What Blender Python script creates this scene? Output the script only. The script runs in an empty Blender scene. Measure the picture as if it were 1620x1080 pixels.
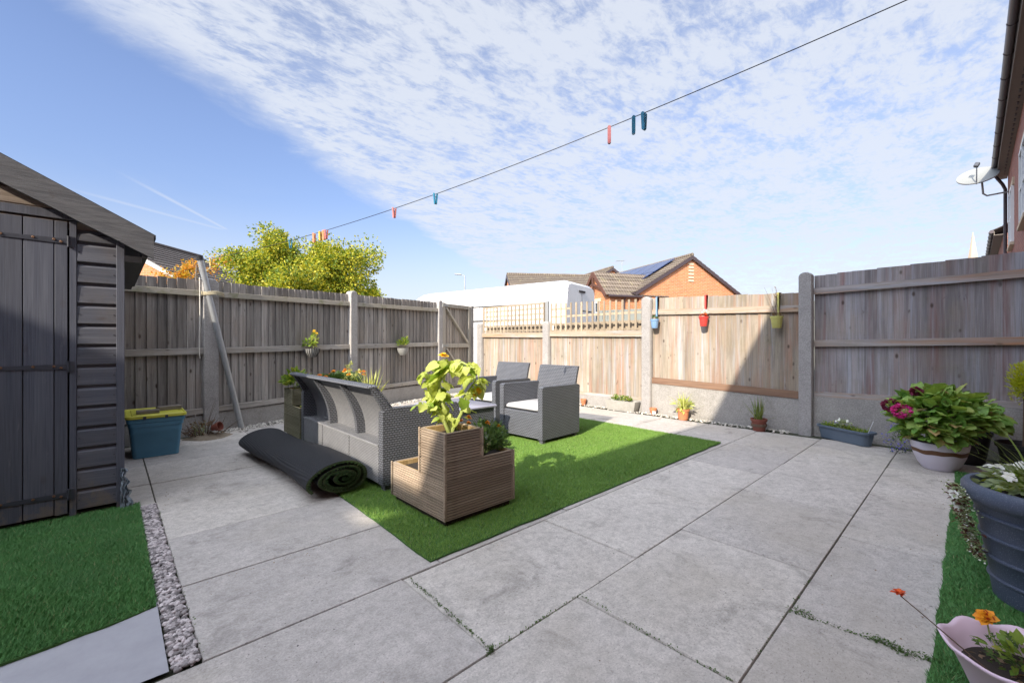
import bpy, math, random
import numpy as np
from mathutils import Vector, Matrix, Euler
R = math.radians
rnd = random.Random(7)
nr = np.random.default_rng(11)
scene = bpy.context.scene
COL = scene.collection

# ------------------------------------------------------------------ camera
cam_d = bpy.data.cameras.new("camera")
cam = bpy.data.objects.new("camera", cam_d)
COL.objects.link(cam)
cam.location = (0, 0, 1.1)
cam.rotation_euler = (R(90), 0, math.atan2(.7303, .6831) - R(90))
cam_d.sensor_width = 36
cam_d.lens = 681 / 1620 * 36
cam_d.clip_start = .05
cam_d.clip_end = 2000
scene.camera = cam

# ------------------------------------------------------------------ node helper
class NT:
    def __init__(s, tree):
        s.t = tree
    def n(s, typ, **kw):
        nd = s.t.nodes.new(typ)
        for k, v in kw.items():
            if k.startswith('i_'):
                key = k[2:]
                key = int(key) if key.isdigit() else key.replace('_', ' ')
                s.put(nd.inputs[key], v)
            else:
                setattr(nd, k, v)
        return nd
    def put(s, sock, v):
        if isinstance(v, bpy.types.NodeSocket):
            s.t.links.new(v, sock)
        else:
            if hasattr(sock.default_value, '__len__') and not hasattr(v, '__len__'):
                v = (v,) * len(sock.default_value)
            if hasattr(v, '__len__') and len(v) == 3 and len(sock.default_value) == 4:
                v = (*v, 1)
            sock.default_value = v
    def m(s, op, a, b=0.0, c=None, clamp=False):
        nd = s.n('ShaderNodeMath', operation=op, use_clamp=clamp)
        s.put(nd.inputs[0], a); s.put(nd.inputs[1], b)
        if c is not None: s.put(nd.inputs[2], c)
        return nd.outputs[0]
    def mix(s, f, a, b, mode='MIX'):
        nd = s.n('ShaderNodeMix', data_type='RGBA', blend_type=mode)
        s.put(nd.inputs[0], f); s.put(nd.inputs[6], a); s.put(nd.inputs[7], b)
        return nd.outputs[2]
    def ramp(s, f, lo, hi, a=0.0, b=1.0):
        nd = s.n('ShaderNodeMapRange', interpolation_type='SMOOTHSTEP')
        for i, v in enumerate((f, lo, hi, a, b)): s.put(nd.inputs[i], v)
        return nd.outputs[0]
    def noise(s, vec, scale, detail=4, rough=.55, dist=0.0, dim='3D'):
        nd = s.n('ShaderNodeTexNoise', noise_dimensions=dim)
        s.put(nd.inputs['Vector'], vec); s.put(nd.inputs['Scale'], scale)
        s.put(nd.inputs['Detail'], detail); s.put(nd.inputs['Roughness'], rough)
        s.put(nd.inputs['Distortion'], dist)
        return nd.outputs[0]
    def vmul(s, v, k):
        nd = s.n('ShaderNodeVectorMath', operation='MULTIPLY')
        s.put(nd.inputs[0], v); s.put(nd.inputs[1], k)
        return nd.outputs[0]
    def vadd(s, v, k):
        nd = s.n('ShaderNodeVectorMath', operation='ADD')
        s.put(nd.inputs[0], v); s.put(nd.inputs[1], k)
        return nd.outputs[0]

# ------------------------------------------------------------------ world: sky and high cloud
SUN_TO = Vector((-1, -.30, .61)).normalized()
EXPO = .95
world = bpy.data.worlds.new("World"); scene.world = world
world.use_nodes = True
wt = world.node_tree; wt.nodes.clear(); W = NT(wt)
sky = W.n('ShaderNodeTexSky', sky_type='NISHITA', sun_disc=False)
sky.sun_elevation = math.asin(SUN_TO.z)
sky.sun_rotation = math.atan2(SUN_TO.x, SUN_TO.y)
sky.air_density = 1.0; sky.dust_density = .6; sky.ozone_density = 1.6
g = W.n('ShaderNodeTexCoord').outputs['Generated']
sep = W.n('ShaderNodeSeparateXYZ'); W.put(sep.inputs[0], g)
zc = W.m('MAXIMUM', sep.outputs[2], .012)
px = W.m('DIVIDE', sep.outputs[0], zc); py = W.m('DIVIDE', sep.outputs[1], zc)
comb = W.n('ShaderNodeCombineXYZ'); W.put(comb.inputs[0], px); W.put(comb.inputs[1], py)
pv = comb.outputs[0]
# position across the long edge of the cloud sheet, roughened by noise
edge = W.m('SUBTRACT', W.m('ADD', W.m('MULTIPLY', px, .78), 1.86), py)
wob = W.m('MULTIPLY', W.m('SUBTRACT', W.noise(pv, 1.6, 8, .66, .4), .5), .75)
edge = W.m('ADD', edge, wob)
# the sheet: small rippled clouds with gaps
n1 = W.noise(W.vmul(pv, (2.2, 3.2, 1)), 1.4, 9, .62, .25)
n2 = W.noise(W.vmul(pv, (5.0, 9.0, 1)), 2.6, 8, .68, .35)
tex = W.m('ADD', W.m('MULTIPLY', n1, .55), W.m('MULTIPLY', n2, .45))
holes = W.ramp(tex, .37, .55, .30, 1.0)
rim = W.ramp(edge, .55, .05)              # denser streak along the edge
sheet = W.m('MAXIMUM', holes, W.m('MULTIPLY', rim, .8))
sheet = W.m('MULTIPLY', sheet, W.ramp(edge, -.12, .30))
# faint wisps everywhere low down
low = W.ramp(sep.outputs[2], .34, .08)
wis = W.ramp(W.noise(W.vmul(pv, (.9, .35, 1)), .9, 7, .62, .4), .42, .66)
sheet = W.m('MAXIMUM', sheet, W.m('MULTIPLY', W.m('MULTIPLY', wis, low), .42))
haze_w = W.ramp(sep.outputs[2], .30, .0, 0, .80)
fac = W.m('MAXIMUM', W.m('MULTIPLY', sheet, .86), haze_w)
# two old aircraft trails, as thin cloud
def trail(ax, ay, bx, by, w, s_):
    dx, dy = bx - ax, by - ay; L = math.hypot(dx, dy); dx /= L; dy /= L
    rx = W.m('SUBTRACT', px, ax); ry = W.m('SUBTRACT', py, ay)
    al = W.m('ADD', W.m('MULTIPLY', rx, dx), W.m('MULTIPLY', ry, dy))
    ac = W.m('ABSOLUTE', W.m('SUBTRACT', W.m('MULTIPLY', rx, dy), W.m('MULTIPLY', ry, dx)))
    return W.m('MULTIPLY', W.m('MULTIPLY', W.ramp(ac, w, 0), W.m('MULTIPLY', W.ramp(al, -.1, L * .4), W.ramp(al, L, L * .9))), s_)
def pl(u, v):
    r = (u - 810) / 681; up = (540 - v) / 681
    return ((.7303 * r + .6831) / up, (-.6831 * r + .7303) / up)
for a, b, w_, s_ in ((pl(180, 268), pl(366, 367), .04, .45), (pl(60, 285), pl(366, 367), .08, .36)):
    fac = W.m('MAXIMUM', fac, trail(*a, *b, w_, s_))
dim = W.ramp(sep.outputs[2], .0, .45, .60, .84)
skyc = W.mix(1.0, W.mix(1.0, sky.outputs[0], (1.02, .95, 1.06), 'MULTIPLY'), dim, 'MULTIPLY')
sdir = W.n('ShaderNodeVectorMath', operation='DOT_PRODUCT'); W.put(sdir.inputs[0], g); W.put(sdir.inputs[1], tuple(SUN_TO))
fwd = W.m('POWER', W.m('MAXIMUM', sdir.outputs['Value'], 0.0), 1.6)          # cloud is brighter towards the sun
clc = W.n('ShaderNodeVectorMath', operation='SCALE'); W.put(clc.inputs[0], (3.0, 3.18, 3.52)); W.put(clc.inputs['Scale'], W.m('ADD', 1.0, W.m('MULTIPLY', fwd, 6.0)))
final = W.mix(fac, skyc, clc.outputs[0])
bg = W.n('ShaderNodeBackground', i_Strength=.14); W.put(bg.inputs['Color'], final)
wo = W.n('ShaderNodeOutputWorld'); wt.links.new(bg.outputs[0], wo.inputs[0])

sun_d = bpy.data.lights.new("sun", 'SUN'); sun_d.energy = 4.0; sun_d.angle = R(.5); sun_d.color = (1, .89, .74)
sun = bpy.data.objects.new("sun", sun_d); COL.objects.link(sun)
sun.rotation_euler = SUN_TO.to_track_quat('Z', 'Y').to_euler(); sun.location = (-6, -2, 9)
scene.view_settings.view_transform = 'Standard'; scene.view_settings.look = 'None'
scene.view_settings.exposure = EXPO; scene.view_settings.gamma = 1
scene.view_settings.use_curve_mapping = False
scene.cycles.max_bounces = 8; scene.cycles.transparent_max_bounces = 8

# ------------------------------------------------------------------ materials
MATS = {}
def newmat(name):
    m = bpy.data.materials.new(name); m.use_nodes = True
    t = m.node_tree; t.nodes.clear(); N = NT(t)
    out = N.n('ShaderNodeOutputMaterial'); b = N.n('ShaderNodeBsdfPrincipled')
    t.links.new(b.outputs[0], out.inputs[0])
    MATS[name] = m
    uv = N.n('ShaderNodeUVMap').outputs[0]
    return m, N, b, uv, out
def bump(N, b, h, dist=.005, strength=1.0):
    bp = N.n('ShaderNodeBump', i_Strength=strength, i_Distance=dist); N.put(bp.inputs['Height'], h)
    N.put(b.inputs['Normal'], bp.outputs[0])
def rpi(N): return N.n('ShaderNodeNewGeometry').outputs['Random Per Island']

def mat_plain(name, col, rough=.5, var=.15, scale=12, bmp=.001, metal=0, spec=.5, island=0.0, dirt=0.0):
    m, N, b, uv, _ = newmat(name)
    pos = N.n('ShaderNodeTexCoord').outputs['Object']
    nz = N.noise(pos, scale, 6, .6)
    c = N.mix(1, (*col,), N.mix(nz, (1 - var,) * 3, (1 + var,) * 3), 'MULTIPLY')
    if island:
        c = N.mix(1, c, N.mix(rpi(N), (1 - island,) * 3, (1 + island,) * 3), 'MULTIPLY')
    if dirt:
        d = N.ramp(N.noise(pos, scale * .3, 7, .7), .5, .75, 0, dirt)
        c = N.mix(d, c, (.05, .045, .035))
    N.put(b.inputs['Base Color'], c); N.put(b.inputs['Roughness'], rough)
    b.inputs['Metallic'].default_value = metal
    b.inputs['Specular IOR Level'].default_value = spec
    if bmp: bump(N, b, N.noise(pos, scale * 6, 4), bmp)
    return m

def mat_wood(name, a, bcol, c3, streak=26, along=1.3, knots=.6, green=0.0, island=.28, rough=.85, horiz=False, pink=None, bmp=.0016):
    m, N, b, uv, _ = newmat(name)
    r = rpi(N)
    k = (along, streak, 1) if horiz else (streak, along, 1)
    off = N.n('ShaderNodeCombineXYZ'); N.put(off.inputs[0], N.m('MULTIPLY', r, 37.0)); N.put(off.inputs[1], N.m('MULTIPLY', r, 91.0))
    uvo = N.vadd(uv, off.outputs[0])
    st = N.noise(N.vmul(uvo, k), 1.0, 6, .6, .6)
    fine = N.noise(N.vmul(uvo, tuple(q * (7 if q > 5 else 3) for q in k)), 1.0, 5, .65)
    big = N.noise(N.vmul(uv, (2.2, 1.4, 1)), 1.0, 5, .6)
    c = N.mix(N.ramp(st, .3, .7), a, bcol)
    c = N.mix(N.ramp(big, .4, .7, 0, .75), c, c3)
    if pink is not None:
        pk = N.noise(N.vmul(uvo, (k[0] * .5, k[1] * .7, 1)), 1.0, 5, .6, .4)
        c = N.mix(N.ramp(pk, .45, .72, 0, .95), c, pink)
        wh = N.noise(N.vmul(N.vadd(uvo, (5, 9, 0)), (k[0] * .9, k[1] * .5, 1)), 1.0, 6, .7, .4)
        c = N.mix(N.ramp(wh, .50, .68, 0, .65), c, (.37, .39, .44))
    c = N.mix(1, c, N.mix(fine, (.48,) * 3, (1.5,) * 3), 'MULTIPLY')
    c = N.mix(1, c, N.mix(r, (1 - island,) * 3, (1 + island,) * 3), 'MULTIPLY')
    if knots:
        vo = N.n('ShaderNodeTexVoronoi', feature='F1'); N.put(vo.inputs['Vector'], N.vmul(uvo, (9, 4.5, 1) if not horiz else (4.5, 9, 1))); vo.inputs['Scale'].default_value = 1
        kn = N.m('MULTIPLY', N.ramp(vo.outputs['Distance'], .17, .05), N.ramp(N.noise(uvo, 3.7, 2), .42, .52))
        mk = N.m('MULTIPLY', N.ramp(N.noise(N.vmul(N.vadd(uvo, (3, 3, 0)), (14, 11, 1)), 1.0, 5, .7, .8), .60, .70), N.ramp(N.noise(N.vmul(uv, (1.3, 1.3, 1)), 2.0, 2), .45, .6))
        kn = N.m('MAXIMUM', kn, N.m('MULTIPLY', mk, .6))
        c = N.mix(N.m('MULTIPLY', kn, knots), c, (.07, .05, .04))
    if name in ('shed_paint', 'shed_board'):     # mud splashes and worn paint along the foot of the shed
        sv = N.n('ShaderNodeSeparateXYZ'); N.put(sv.inputs[0], uv)
        mud = N.m('SUBTRACT', N.m('MULTIPLY', N.m('SUBTRACT', N.noise(N.vmul(uv, (7, 4, 1)), 1.0, 7, .75), .44), 1.5), sv.outputs[1])
        c = N.mix(N.ramp(mud, -.04, .16, 0, .6), c, (.19, .15, .11))
        c = N.mix(N.ramp(N.noise(N.vmul(uv, (30, 4, 1)), 1.0, 5, .75), .60, .72, 0, .35), c, (.20, .20, .22))
    if green:
        gn = N.noise(N.vmul(uv, (5, 4, 1)), 1.0, 6, .7)
        c = N.mix(N.ramp(gn, .48, .72, 0, green), c, (.13, .14, .045))
    N.put(b.inputs['Base Color'], c); b.inputs['Roughness'].default_value = rough
    b.inputs['Specular IOR Level'].default_value = .2
    bump(N, b, N.m('ADD', N.m('MULTIPLY', fine, .6), N.m('MULTIPLY', st, .6)), bmp)
    return m

def mat_concrete(name, col, speck=.35, rough=.92, pebble=0.0, stain=.35, island=.10, grime=(.12, .11, .10)):
    m, N, b, uv, _ = newmat(name)
    pos = N.n('ShaderNodeTexCoord').outputs['Object']
    big = N.noise(pos, 1.7, 6, .62); mid = N.noise(pos, 9, 6, .65); fine = N.noise(pos, 130, 3, .7)
    vfine = N.noise(pos, 420, 2, .6)
    c = N.mix(big, tuple(q * .80 for q in col), tuple(q * 1.16 for q in col))
    c = N.mix(1, c, N.mix(mid, (.70,) * 3, (1.28,) * 3), 'MULTIPLY')
    c = N.mix(1, c, N.mix(fine, (1 - speck,) * 3, (1 + speck,) * 3), 'MULTIPLY')
    c = N.mix(1, c, N.mix(rpi(N), (1 - island, 1 - island, 1 - island * .8), (1 + island,) * 3), 'MULTIPLY')
    if name == 'slab':
        c = N.mix(N.ramp(N.noise(N.vadd(pos, (3, 1, 0)), 24, 6, .8), .44, .62, 0, .5), c, tuple(q * .60 for q in col))
        c = N.mix(N.ramp(N.noise(N.vadd(pos, (9, 4, 0)), .8, 4, .6), .45, .7, 0, .5), c, (.40, .36, .30))
        c = N.mix(N.ramp(N.noise(N.vmul(pos, (1, 2.4, 1)), 70, 4, .7), .58, .68, 0, .6), c, (.14, .13, .13))
    s2 = N.noise(N.vadd(pos, (7.3, 2.2, 0)), 3.1, 9, .74, .5)
    c = N.mix(N.ramp(s2, .52, .72, 0, stain), c, grime)
    spots = N.ramp(N.noise(pos, 55, 2, .5), .69, .74, 0, .75)
    gate = N.ramp(N.noise(N.vadd(pos, (1.3, 8.1, 0)), 2.3, 3), .44, .62)
    c = N.mix(N.m('MULTIPLY', spots, gate), c, (.05, .048, .05))
    N.put(b.inputs['Base Color'], c); b.inputs['Roughness'].default_value = rough
    b.inputs['Specular IOR Level'].default_value = .25
    h = N.m('ADD', N.m('MULTIPLY', fine, .5), N.m('MULTIPLY', vfine, .3))
    if pebble:
        vo = N.n('ShaderNodeTexVoronoi'); N.put(vo.inputs['Vector'], pos); vo.inputs['Scale'].default_value = 75
        h = N.m('ADD', h, N.m('MULTIPLY', vo.outputs['Distance'], pebble))
        c2 = N.mix(N.ramp(vo.outputs['Distance'], .2, .7), tuple(q * 1.25 for q in col), tuple(q * .5 for q in col))
        c = N.mix(.25, c, c2); N.put(b.inputs['Base Color'], c)
    bump(N, b, h, .004 if pebble else .0022)
    return m

def mat_leaf(name, c1, c2, c3=None, rough=.5, trans=.35, f3=.15):
    m, N, b, uv, out = newmat(name)
    r = rpi(N); pos = N.n('ShaderNodeTexCoord').outputs['Object']
    c = N.mix(r, c1, c2)
    if c3 is not None:
        r2 = N.m('FRACT', N.m('MULTIPLY', r, 17.3))
        cl = N.noise(pos, 2.5, 2)
        c = N.mix(N.ramp(N.m('ADD', r2, N.m('MULTIPLY', N.m('SUBTRACT', cl, .5), .8)), 1 - f3 - .05, 1 - f3 + .05), c, c3)
    c = N.mix(1, c, N.mix(N.noise(pos, 55, 5, .7), (.62,) * 3, (1.35,) * 3), 'MULTIPLY')
    N.put(b.inputs['Base Color'], c); b.inputs['Roughness'].default_value = rough
    b.inputs['Specular IOR Level'].default_value = .3
    tr = N.n('ShaderNodeBsdfTranslucent'); N.put(tr.inputs[0], N.mix(1, c, (1.35, 1.3, .7), 'MULTIPLY'))
    mx = N.n('ShaderNodeMixShader'); mx.inputs[0].default_value = trans
    N.t.links.new(b.outputs[0], mx.inputs[1]); N.t.links.new(tr.outputs[0], mx.inputs[2]); N.t.links.new(mx.outputs[0], out.inputs[0])
    return m

def mat_rattan(name, col=(.085, .092, .105), pitch=.021, rough=.42, light=1.0):
    m, N, b, uv, _ = newmat(name)
    br = N.n('ShaderNodeTexBrick', offset=.5, offset_frequency=2)
    N.put(br.inputs['Vector'], uv)
    for k_, v_ in (('Color1', (1, 1, 1, 1)), ('Color2', (.75, .75, .75, 1)), ('Mortar', (0, 0, 0, 1)), ('Scale', 1.0), ('Mortar Size', pitch * .16), ('Mortar Smooth', 1.0), ('Brick Width', pitch), ('Row Height', pitch * .62)):
        br.inputs[k_].default_value = v_
    h = br.outputs['Color']
    inv = N.m('SUBTRACT', 1.0, br.outputs['Fac'])
    sepc = N.n('ShaderNodeSeparateXYZ'); N.put(sepc.inputs[0], uv)
    rib = N.m('SINE', N.m('MULTIPLY', N.m('ADD', sepc.outputs[0], sepc.outputs[1]), 2 * math.pi / pitch * 2.0))
    c = N.mix(inv, tuple(q * .10 for q in col), tuple(q * 1.5 for q in col))
    c = N.mix(1, c, N.mix(N.noise(uv, 9, 5), (.75,) * 3, (1.25,) * 3), 'MULTIPLY')
    N.put(b.inputs['Base Color'], c); b.inputs['Roughness'].default_value = rough
    bump(N, b, N.m('ADD', inv, N.m('MULTIPLY', rib, .12)), .005 * light)
    return m

def mat_brick(name, c1, c2, mortar, rough=.9):
    m, N, b, uv, _ = newmat(name)
    br = N.n('ShaderNodeTexBrick', offset=.5); N.put(br.inputs['Vector'], uv)
    for k_, v_ in (('Color1', (*c1, 1)), ('Color2', (*c2, 1)), ('Mortar', (*mortar, 1)), ('Scale', 1.0), ('Mortar Size', .006), ('Brick Width', .225), ('Row Height', .075), ('Bias', 0.0)):
        br.inputs[k_].default_value = v_
    c = N.mix(1, br.outputs['Color'], N.mix(N.noise(uv, 3, 6, .6), (.72,) * 3, (1.25,) * 3), 'MULTIPLY')
    N.put(b.inputs['Base Color'], c); b.inputs['Roughness'].default_value = rough
    bump(N, b, N.m('SUBTRACT', 1.0, br.outputs['Fac']), .004)
    return m

def mat_tile(name, c1, c2, lichen=(.33, .29, .16), rough=.85):
    m, N, b, uv, _ = newmat(name)
    br = N.n('ShaderNodeTexBrick', offset=.5); N.put(br.inputs['Vector'], uv)
    for k_, v_ in (('Color1', (*c1, 1)), ('Color2', (*c2, 1)), ('Mortar', (.02, .018, .016, 1)), ('Scale', 1.0), ('Mortar Size', .008), ('Brick Width', .3), ('Row Height', 8.0)):
        br.inputs[k_].default_value = v_
    c = N.mix(rpi(N), tuple(q * .8 for q in c1), tuple(q * 1.2 for q in c2))
    c = N.mix(.4, c, br.outputs['Color'])
    c = N.mix(N.ramp(N.noise(uv, 2.2, 8, .72), .5, .72, 0, .55), c, lichen)
    N.put(b.inputs['Base Color'], c); b.inputs['Roughness'].default_value = rough
    sepc = N.n('ShaderNodeSeparateXYZ'); N.put(sepc.inputs[0], uv)
    bump(N, b, N.m('SINE', N.m('MULTIPLY', sepc.outputs[0], 2 * math.pi / .15)), .012)
    return m

def mat_turf(name, a, c, d):
    m, N, b, uv, _ = newmat(name)
    pos = N.n('ShaderNodeTexCoord').outputs['Object']
    col = N.mix(rpi(N), a, c)
    col = N.mix(N.ramp(N.noise(pos, 7, 4, .6), .35, .7, 0, .6), col, d)
    col = N.mix(1, col, N.mix(N.noise(pos, 1.9, 6, .7, .5), (.72, .72, .72), (1.3, 1.28, 1.2)), 'MULTIPLY')
    col = N.mix(N.ramp(rpi(N), .965, .975, 0, .8), col, (.32, .33, .16))
    N.put(b.inputs['Base Color'], col); b.inputs['Roughness'].default_value = .6
    b.inputs['Specular IOR Level'].default_value = .3
    return m

mat_concrete('slab', (.53, .495, .455), stain=.5, speck=.5, island=.13)
mat_concrete('post_concrete', (.38, .365, .35), pebble=.35, stain=.3)
mat_concrete('gravel_concrete', (.35, .335, .315), pebble=.3, stain=.5, grime=(.14, .13, .08))
mat_wood('fence_grey', (.16, .150, .143), (.345, .325, .305), (.25, .215, .185), knots=.9, green=.0, island=.32)
mat_wood('fence_edge', (.26, .24, .20), (.34, .31, .27), (.30, .27, .21), knots=.5, green=.65, horiz=True)
mat_wood('fence_rail', (.22, .205, .19), (.36, .335, .305), (.29, .25, .205), knots=.5, green=.25, horiz=True)
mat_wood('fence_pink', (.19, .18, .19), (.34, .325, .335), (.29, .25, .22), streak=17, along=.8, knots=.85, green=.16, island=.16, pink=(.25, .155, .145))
mat_wood('fence_tan', (.22, .19, .155), (.38, .335, .28), (.33, .265, .195), streak=17, along=.8, knots=.85, green=.2, island=.16, pink=(.33, .195, .135))
mat_wood('rail_tan', (.27, .235, .19), (.40, .35, .29), (.34, .27, .19), knots=.5, green=.15, horiz=True, pink=(.36, .21, .12))
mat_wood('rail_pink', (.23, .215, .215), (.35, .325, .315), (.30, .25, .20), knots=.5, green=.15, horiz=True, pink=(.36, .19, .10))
mat_wood('rail_brown', (.17, .10, .07), (.24, .15, .10), (.20, .13, .09), knots=.4, horiz=True)
mat_wood('gate_wood', (.25, .225, .20), (.34, .31, .27), (.28, .25, .22), knots=.4)
mat_wood('gate_frame', (.30, .28, .24), (.40, .37, .32), (.36, .33, .28), knots=.3)
mat_wood('trellis_wood', (.28, .23, .165), (.38, .31, .23), (.33, .27, .20), knots=.2)
mat_wood('planter_wood', (.27, .205, .15), (.42, .33, .245), (.33, .295, .25), streak=30, along=1.6, knots=.5, green=.12, horiz=True, island=.2)
mat_wood('planter_rear', (.16, .15, .10), (.25, .23, .16), (.18, .18, .11), streak=30, along=1.6, knots=.4, green=.4, horiz=True, island=.2)  # darker and greener than planter_wood
mat_wood('planter_inner', (.40, .27, .12), (.50, .36, .18), (.42, .28, .14), knots=.3)
mat_wood('offcut', (.16, .14, .12), (.26, .23, .20), (.2, .17, .14), knots=.3, horiz=True)
mat_wood('shed_paint', (.083, .09, .118), (.112, .12, .148), (.098, .103, .125), streak=30, along=1.0, knots=.25, island=.09, rough=.5, bmp=.001)
mat_wood('shed_board', (.083, .09, .115), (.118, .124, .148), (.13, .118, .114), streak=30, along=1.2, knots=.45, island=.12, rough=.5, horiz=True, bmp=.001)
mat_wood('barge_wood', (.08, .082, .09), (.14, .14, .147), (.10, .10, .108), streak=60, along=5, knots=.5, island=.05, rough=.6, horiz=True, bmp=.003)
mat_wood('bare_gable', (.20, .16, .13), (.32, .27, .23), (.22, .19, .17), knots=.3, horiz=True)
mat_plain('iron', (.045, .05, .065), .45, .2, 30, .0004)
mat_plain('rust_bolt', (.18, .10, .06), .6, .3, 60, .0005, metal=.4)
mat_plain('galvanised', (.40, .42, .44), .42, .18, 25, .0003, metal=.55)
mat_plain('black_plastic', (.018, .019, .022), .45, .2)
mat_plain('felt', (.045, .045, .05), .95, .3, 40, .002)
mat_rattan('rattan', (.115, .122, .14), .027)
mat_rattan('rattan_sunlit', (.23, .235, .25), .019, .42)  # paler copy of rattan, sun sheen on the sofa back put into the colour
mat_plain('cushion', (.46, .46, .47), .9, .06, 60, .0006)
mat_plain('table_top', (.33, .33, .40), .28, .06, 8, 0)
mat_plain('blue_plastic', (.085, .24, .36), .42, .12, 9, .0005, dirt=.15)
mat_plain('yellow_plastic', (.62, .60, .07), .4, .1, 10, .0003, dirt=.35)
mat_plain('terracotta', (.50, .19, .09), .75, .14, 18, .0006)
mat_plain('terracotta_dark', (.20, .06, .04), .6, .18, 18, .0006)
mat_plain('pot_blue', (.20, .34, .56), .45, .1, 14, .0004)
mat_plain('pot_red', (.62, .06, .05), .42, .1, 14, .0004)
mat_plain('pot_yellow', (.54, .52, .16), .5, .1, 14, .0004, dirt=.25)
mat_plain('pot_grey', (.26, .26, .25), .7, .2, 20, .001)
mat_plain('stone_trough', (.34, .33, .30), .9, .25, 16, .003, dirt=.35)
mat_plain('trough_blue', (.10, .135, .18), .42, .1, 14, .0003)
mat_plain('pot_lilac', (.66, .62, .70), .42, .12, 7, .0008, dirt=.18)
mat_plain('stripe_brown', (.14, .065, .03), .6, .3, 20, .001)
mat_plain('big_pot', (.065, .082, .125), .52, .14, 10, 0)
mat_plain('pink_pot', (.72, .56, .66), .4, .06, 8, .0002)
mat_plain('white_label', (.75, .76, .78), .5, .05)
mat_plain('groove_dirt_gap_shade', (.07, .052, .038), .95, .3, 40, 0)  # planter groove dirt, also the shade sheet behind the fence boards
mat_plain('soil', (.035, .026, .02), .95, .5, 60, .006)
mat_plain('sand', (.25, .205, .15), .95, .3, 50, .004)
mat_plain('ground_far', (.16, .155, .145), .95, .3, 1.5, .002)
mat_plain('joint_soil', (.045, .05, .03), .98, .5, 30, .004)
mat_plain('membrane', (.35, .35, .375), .8, .07, 5, 0)
mat_plain('pebble', (.36, .325, .325), .75, .3, 30, .001, island=.75, dirt=.5)
mat_plain('pebble_pale', (.50, .47, .42), .75, .2, 30, .001, island=.4)
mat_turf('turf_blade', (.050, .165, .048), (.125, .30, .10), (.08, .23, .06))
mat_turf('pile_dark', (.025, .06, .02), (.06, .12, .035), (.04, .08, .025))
mat_turf('turf_lit', (.095, .20, .028), (.21, .36, .075), (.15, .28, .045))  # brighter, yellower copy of turf_blade with sunlight put into its colour
mat_plain('turf_base', (.05, .13, .025), .95, .35, 40, .004)
mat_plain('thread', (.055, .075, .03), .95, .4, 60, .002)
mat_plain('cable', (.02, .02, .03), .5, 0)
mat_plain('white_cord', (.7, .68, .62), .6, .05)
mat_plain('rope', (.45, .40, .28), .9, .2, 40, .001)
mat_plain('peg_red', (.30, .08, .10), .45, .05)
mat_plain('peg_blue', (.03, .22, .36), .42, .05)
mat_plain('peg_orange', (.72, .26, .12), .5, .1)
mat_plain('peg_yellow', (.62, .40, .07), .5, .1)
mat_plain('peg_pink', (.62, .22, .20), .5, .1)
mat_plain('van_white', (.60, .60, .61), .18, .02, 3, 0)
mat_plain('rubber', (.012, .012, .013), .7, .1)
mat_plain('glass_dark', (.03, .04, .05), .08, .1, 3, 0, spec=.8)
mat_plain('upvc', (.75, .75, .73), .35, .03)
mat_plain('stain_timber', (.10, .045, .03), .6, .15)
mat_plain('brown_plastic', (.055, .040, .045), .38, .1)
mat_plain('soffit', (.17, .145, .12), .7, .1)
mat_plain('solar', (.018, .035, .11), .12, .1, 6, 0, spec=.9)
mat_plain('metal_grey', (.30, .31, .31), .5, .1, 10, 0, metal=.2)
mat_plain('dish_grey', (.24, .25, .245), .5, .08, 10, 0)
mat_plain('spire_stone', (.42, .33, .25), .9, .15, .4, .01)
mat_plain('bark', (.14, .11, .085), .9, .3, 14, .006)
mat_plain('stem_green', (.30, .36, .10), .6, .2, 30, .0005)
mat_plain('stem_brown', (.13, .085, .06), .8, .3, 30, .0008)
mat_plain('bag', (.30, .36, .42), .25, .2, 14, .002)
mat_plain('green_fence', (.20, .215, .20), .8, .15, 6, .001)
mat_plain('flower_centre', (.6, .33, .02), .8, .3, 60, .001)
mat_plain('sandstone', (.55, .45, .32), .85, .12, 8, .001)
mat_brick('brick_orange', (.48, .165, .065), (.58, .22, .085), (.45, .36, .27))
mat_brick('brick_red', (.26, .095, .07), (.34, .13, .09), (.30, .25, .22))
mat_tile('tile_brown', (.125, .10, .078), (.165, .13, .10))
mat_tile('tile_dark', (.062, .054, .052), (.085, .072, .066), (.12, .10, .085))
mat_leaf('leaf_tree', (.27, .32, .03), (.56, .49, .05), (.12, .19, .025), f3=.38)
mat_leaf('leaf_orange', (.55, .24, .03), (.62, .34, .05), (.40, .34, .04), f3=.3)
mat_leaf('leaf_lime', (.42, .50, .10), (.60, .66, .20), (.26, .40, .06), trans=.4, f3=.2)
mat_leaf('leaf_marigold', (.06, .12, .035), (.12, .19, .06))
mat_leaf('leaf_fresh', (.14, .24, .035), (.26, .36, .06), (.38, .40, .08), f3=.2)
mat_leaf('leaf_hydrangea', (.16, .33, .07), (.38, .52, .13), (.45, .33, .15), f3=.12, trans=.3)
mat_leaf('leaf_silver', (.26, .33, .17), (.38, .44, .26))
mat_leaf('blade_green', (.12, .19, .045), (.24, .29, .09), (.42, .36, .17), f3=.2)
mat_leaf('blade_yellow', (.48, .50, .17), (.62, .62, .26), (.36, .42, .1), f3=.3)
mat_leaf('leaf_conifer', (.42, .48, .03), (.60, .62, .06))
mat_leaf('dead_leaf', (.16, .10, .06), (.30, .21, .14))
mat_leaf('leaf_red', (.10, .04, .04), (.18, .10, .07))
mat_leaf('petal_orange', (.80, .28, .02), (.85, .40, .02), (.42, .05, .01), trans=.15, f3=.3)
mat_leaf('petal_yellow', (.85, .60, .04), (.80, .50, .03), trans=.2)
mat_leaf('petal_red', (.62, .07, .015), (.75, .14, .02), trans=.15)
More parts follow.
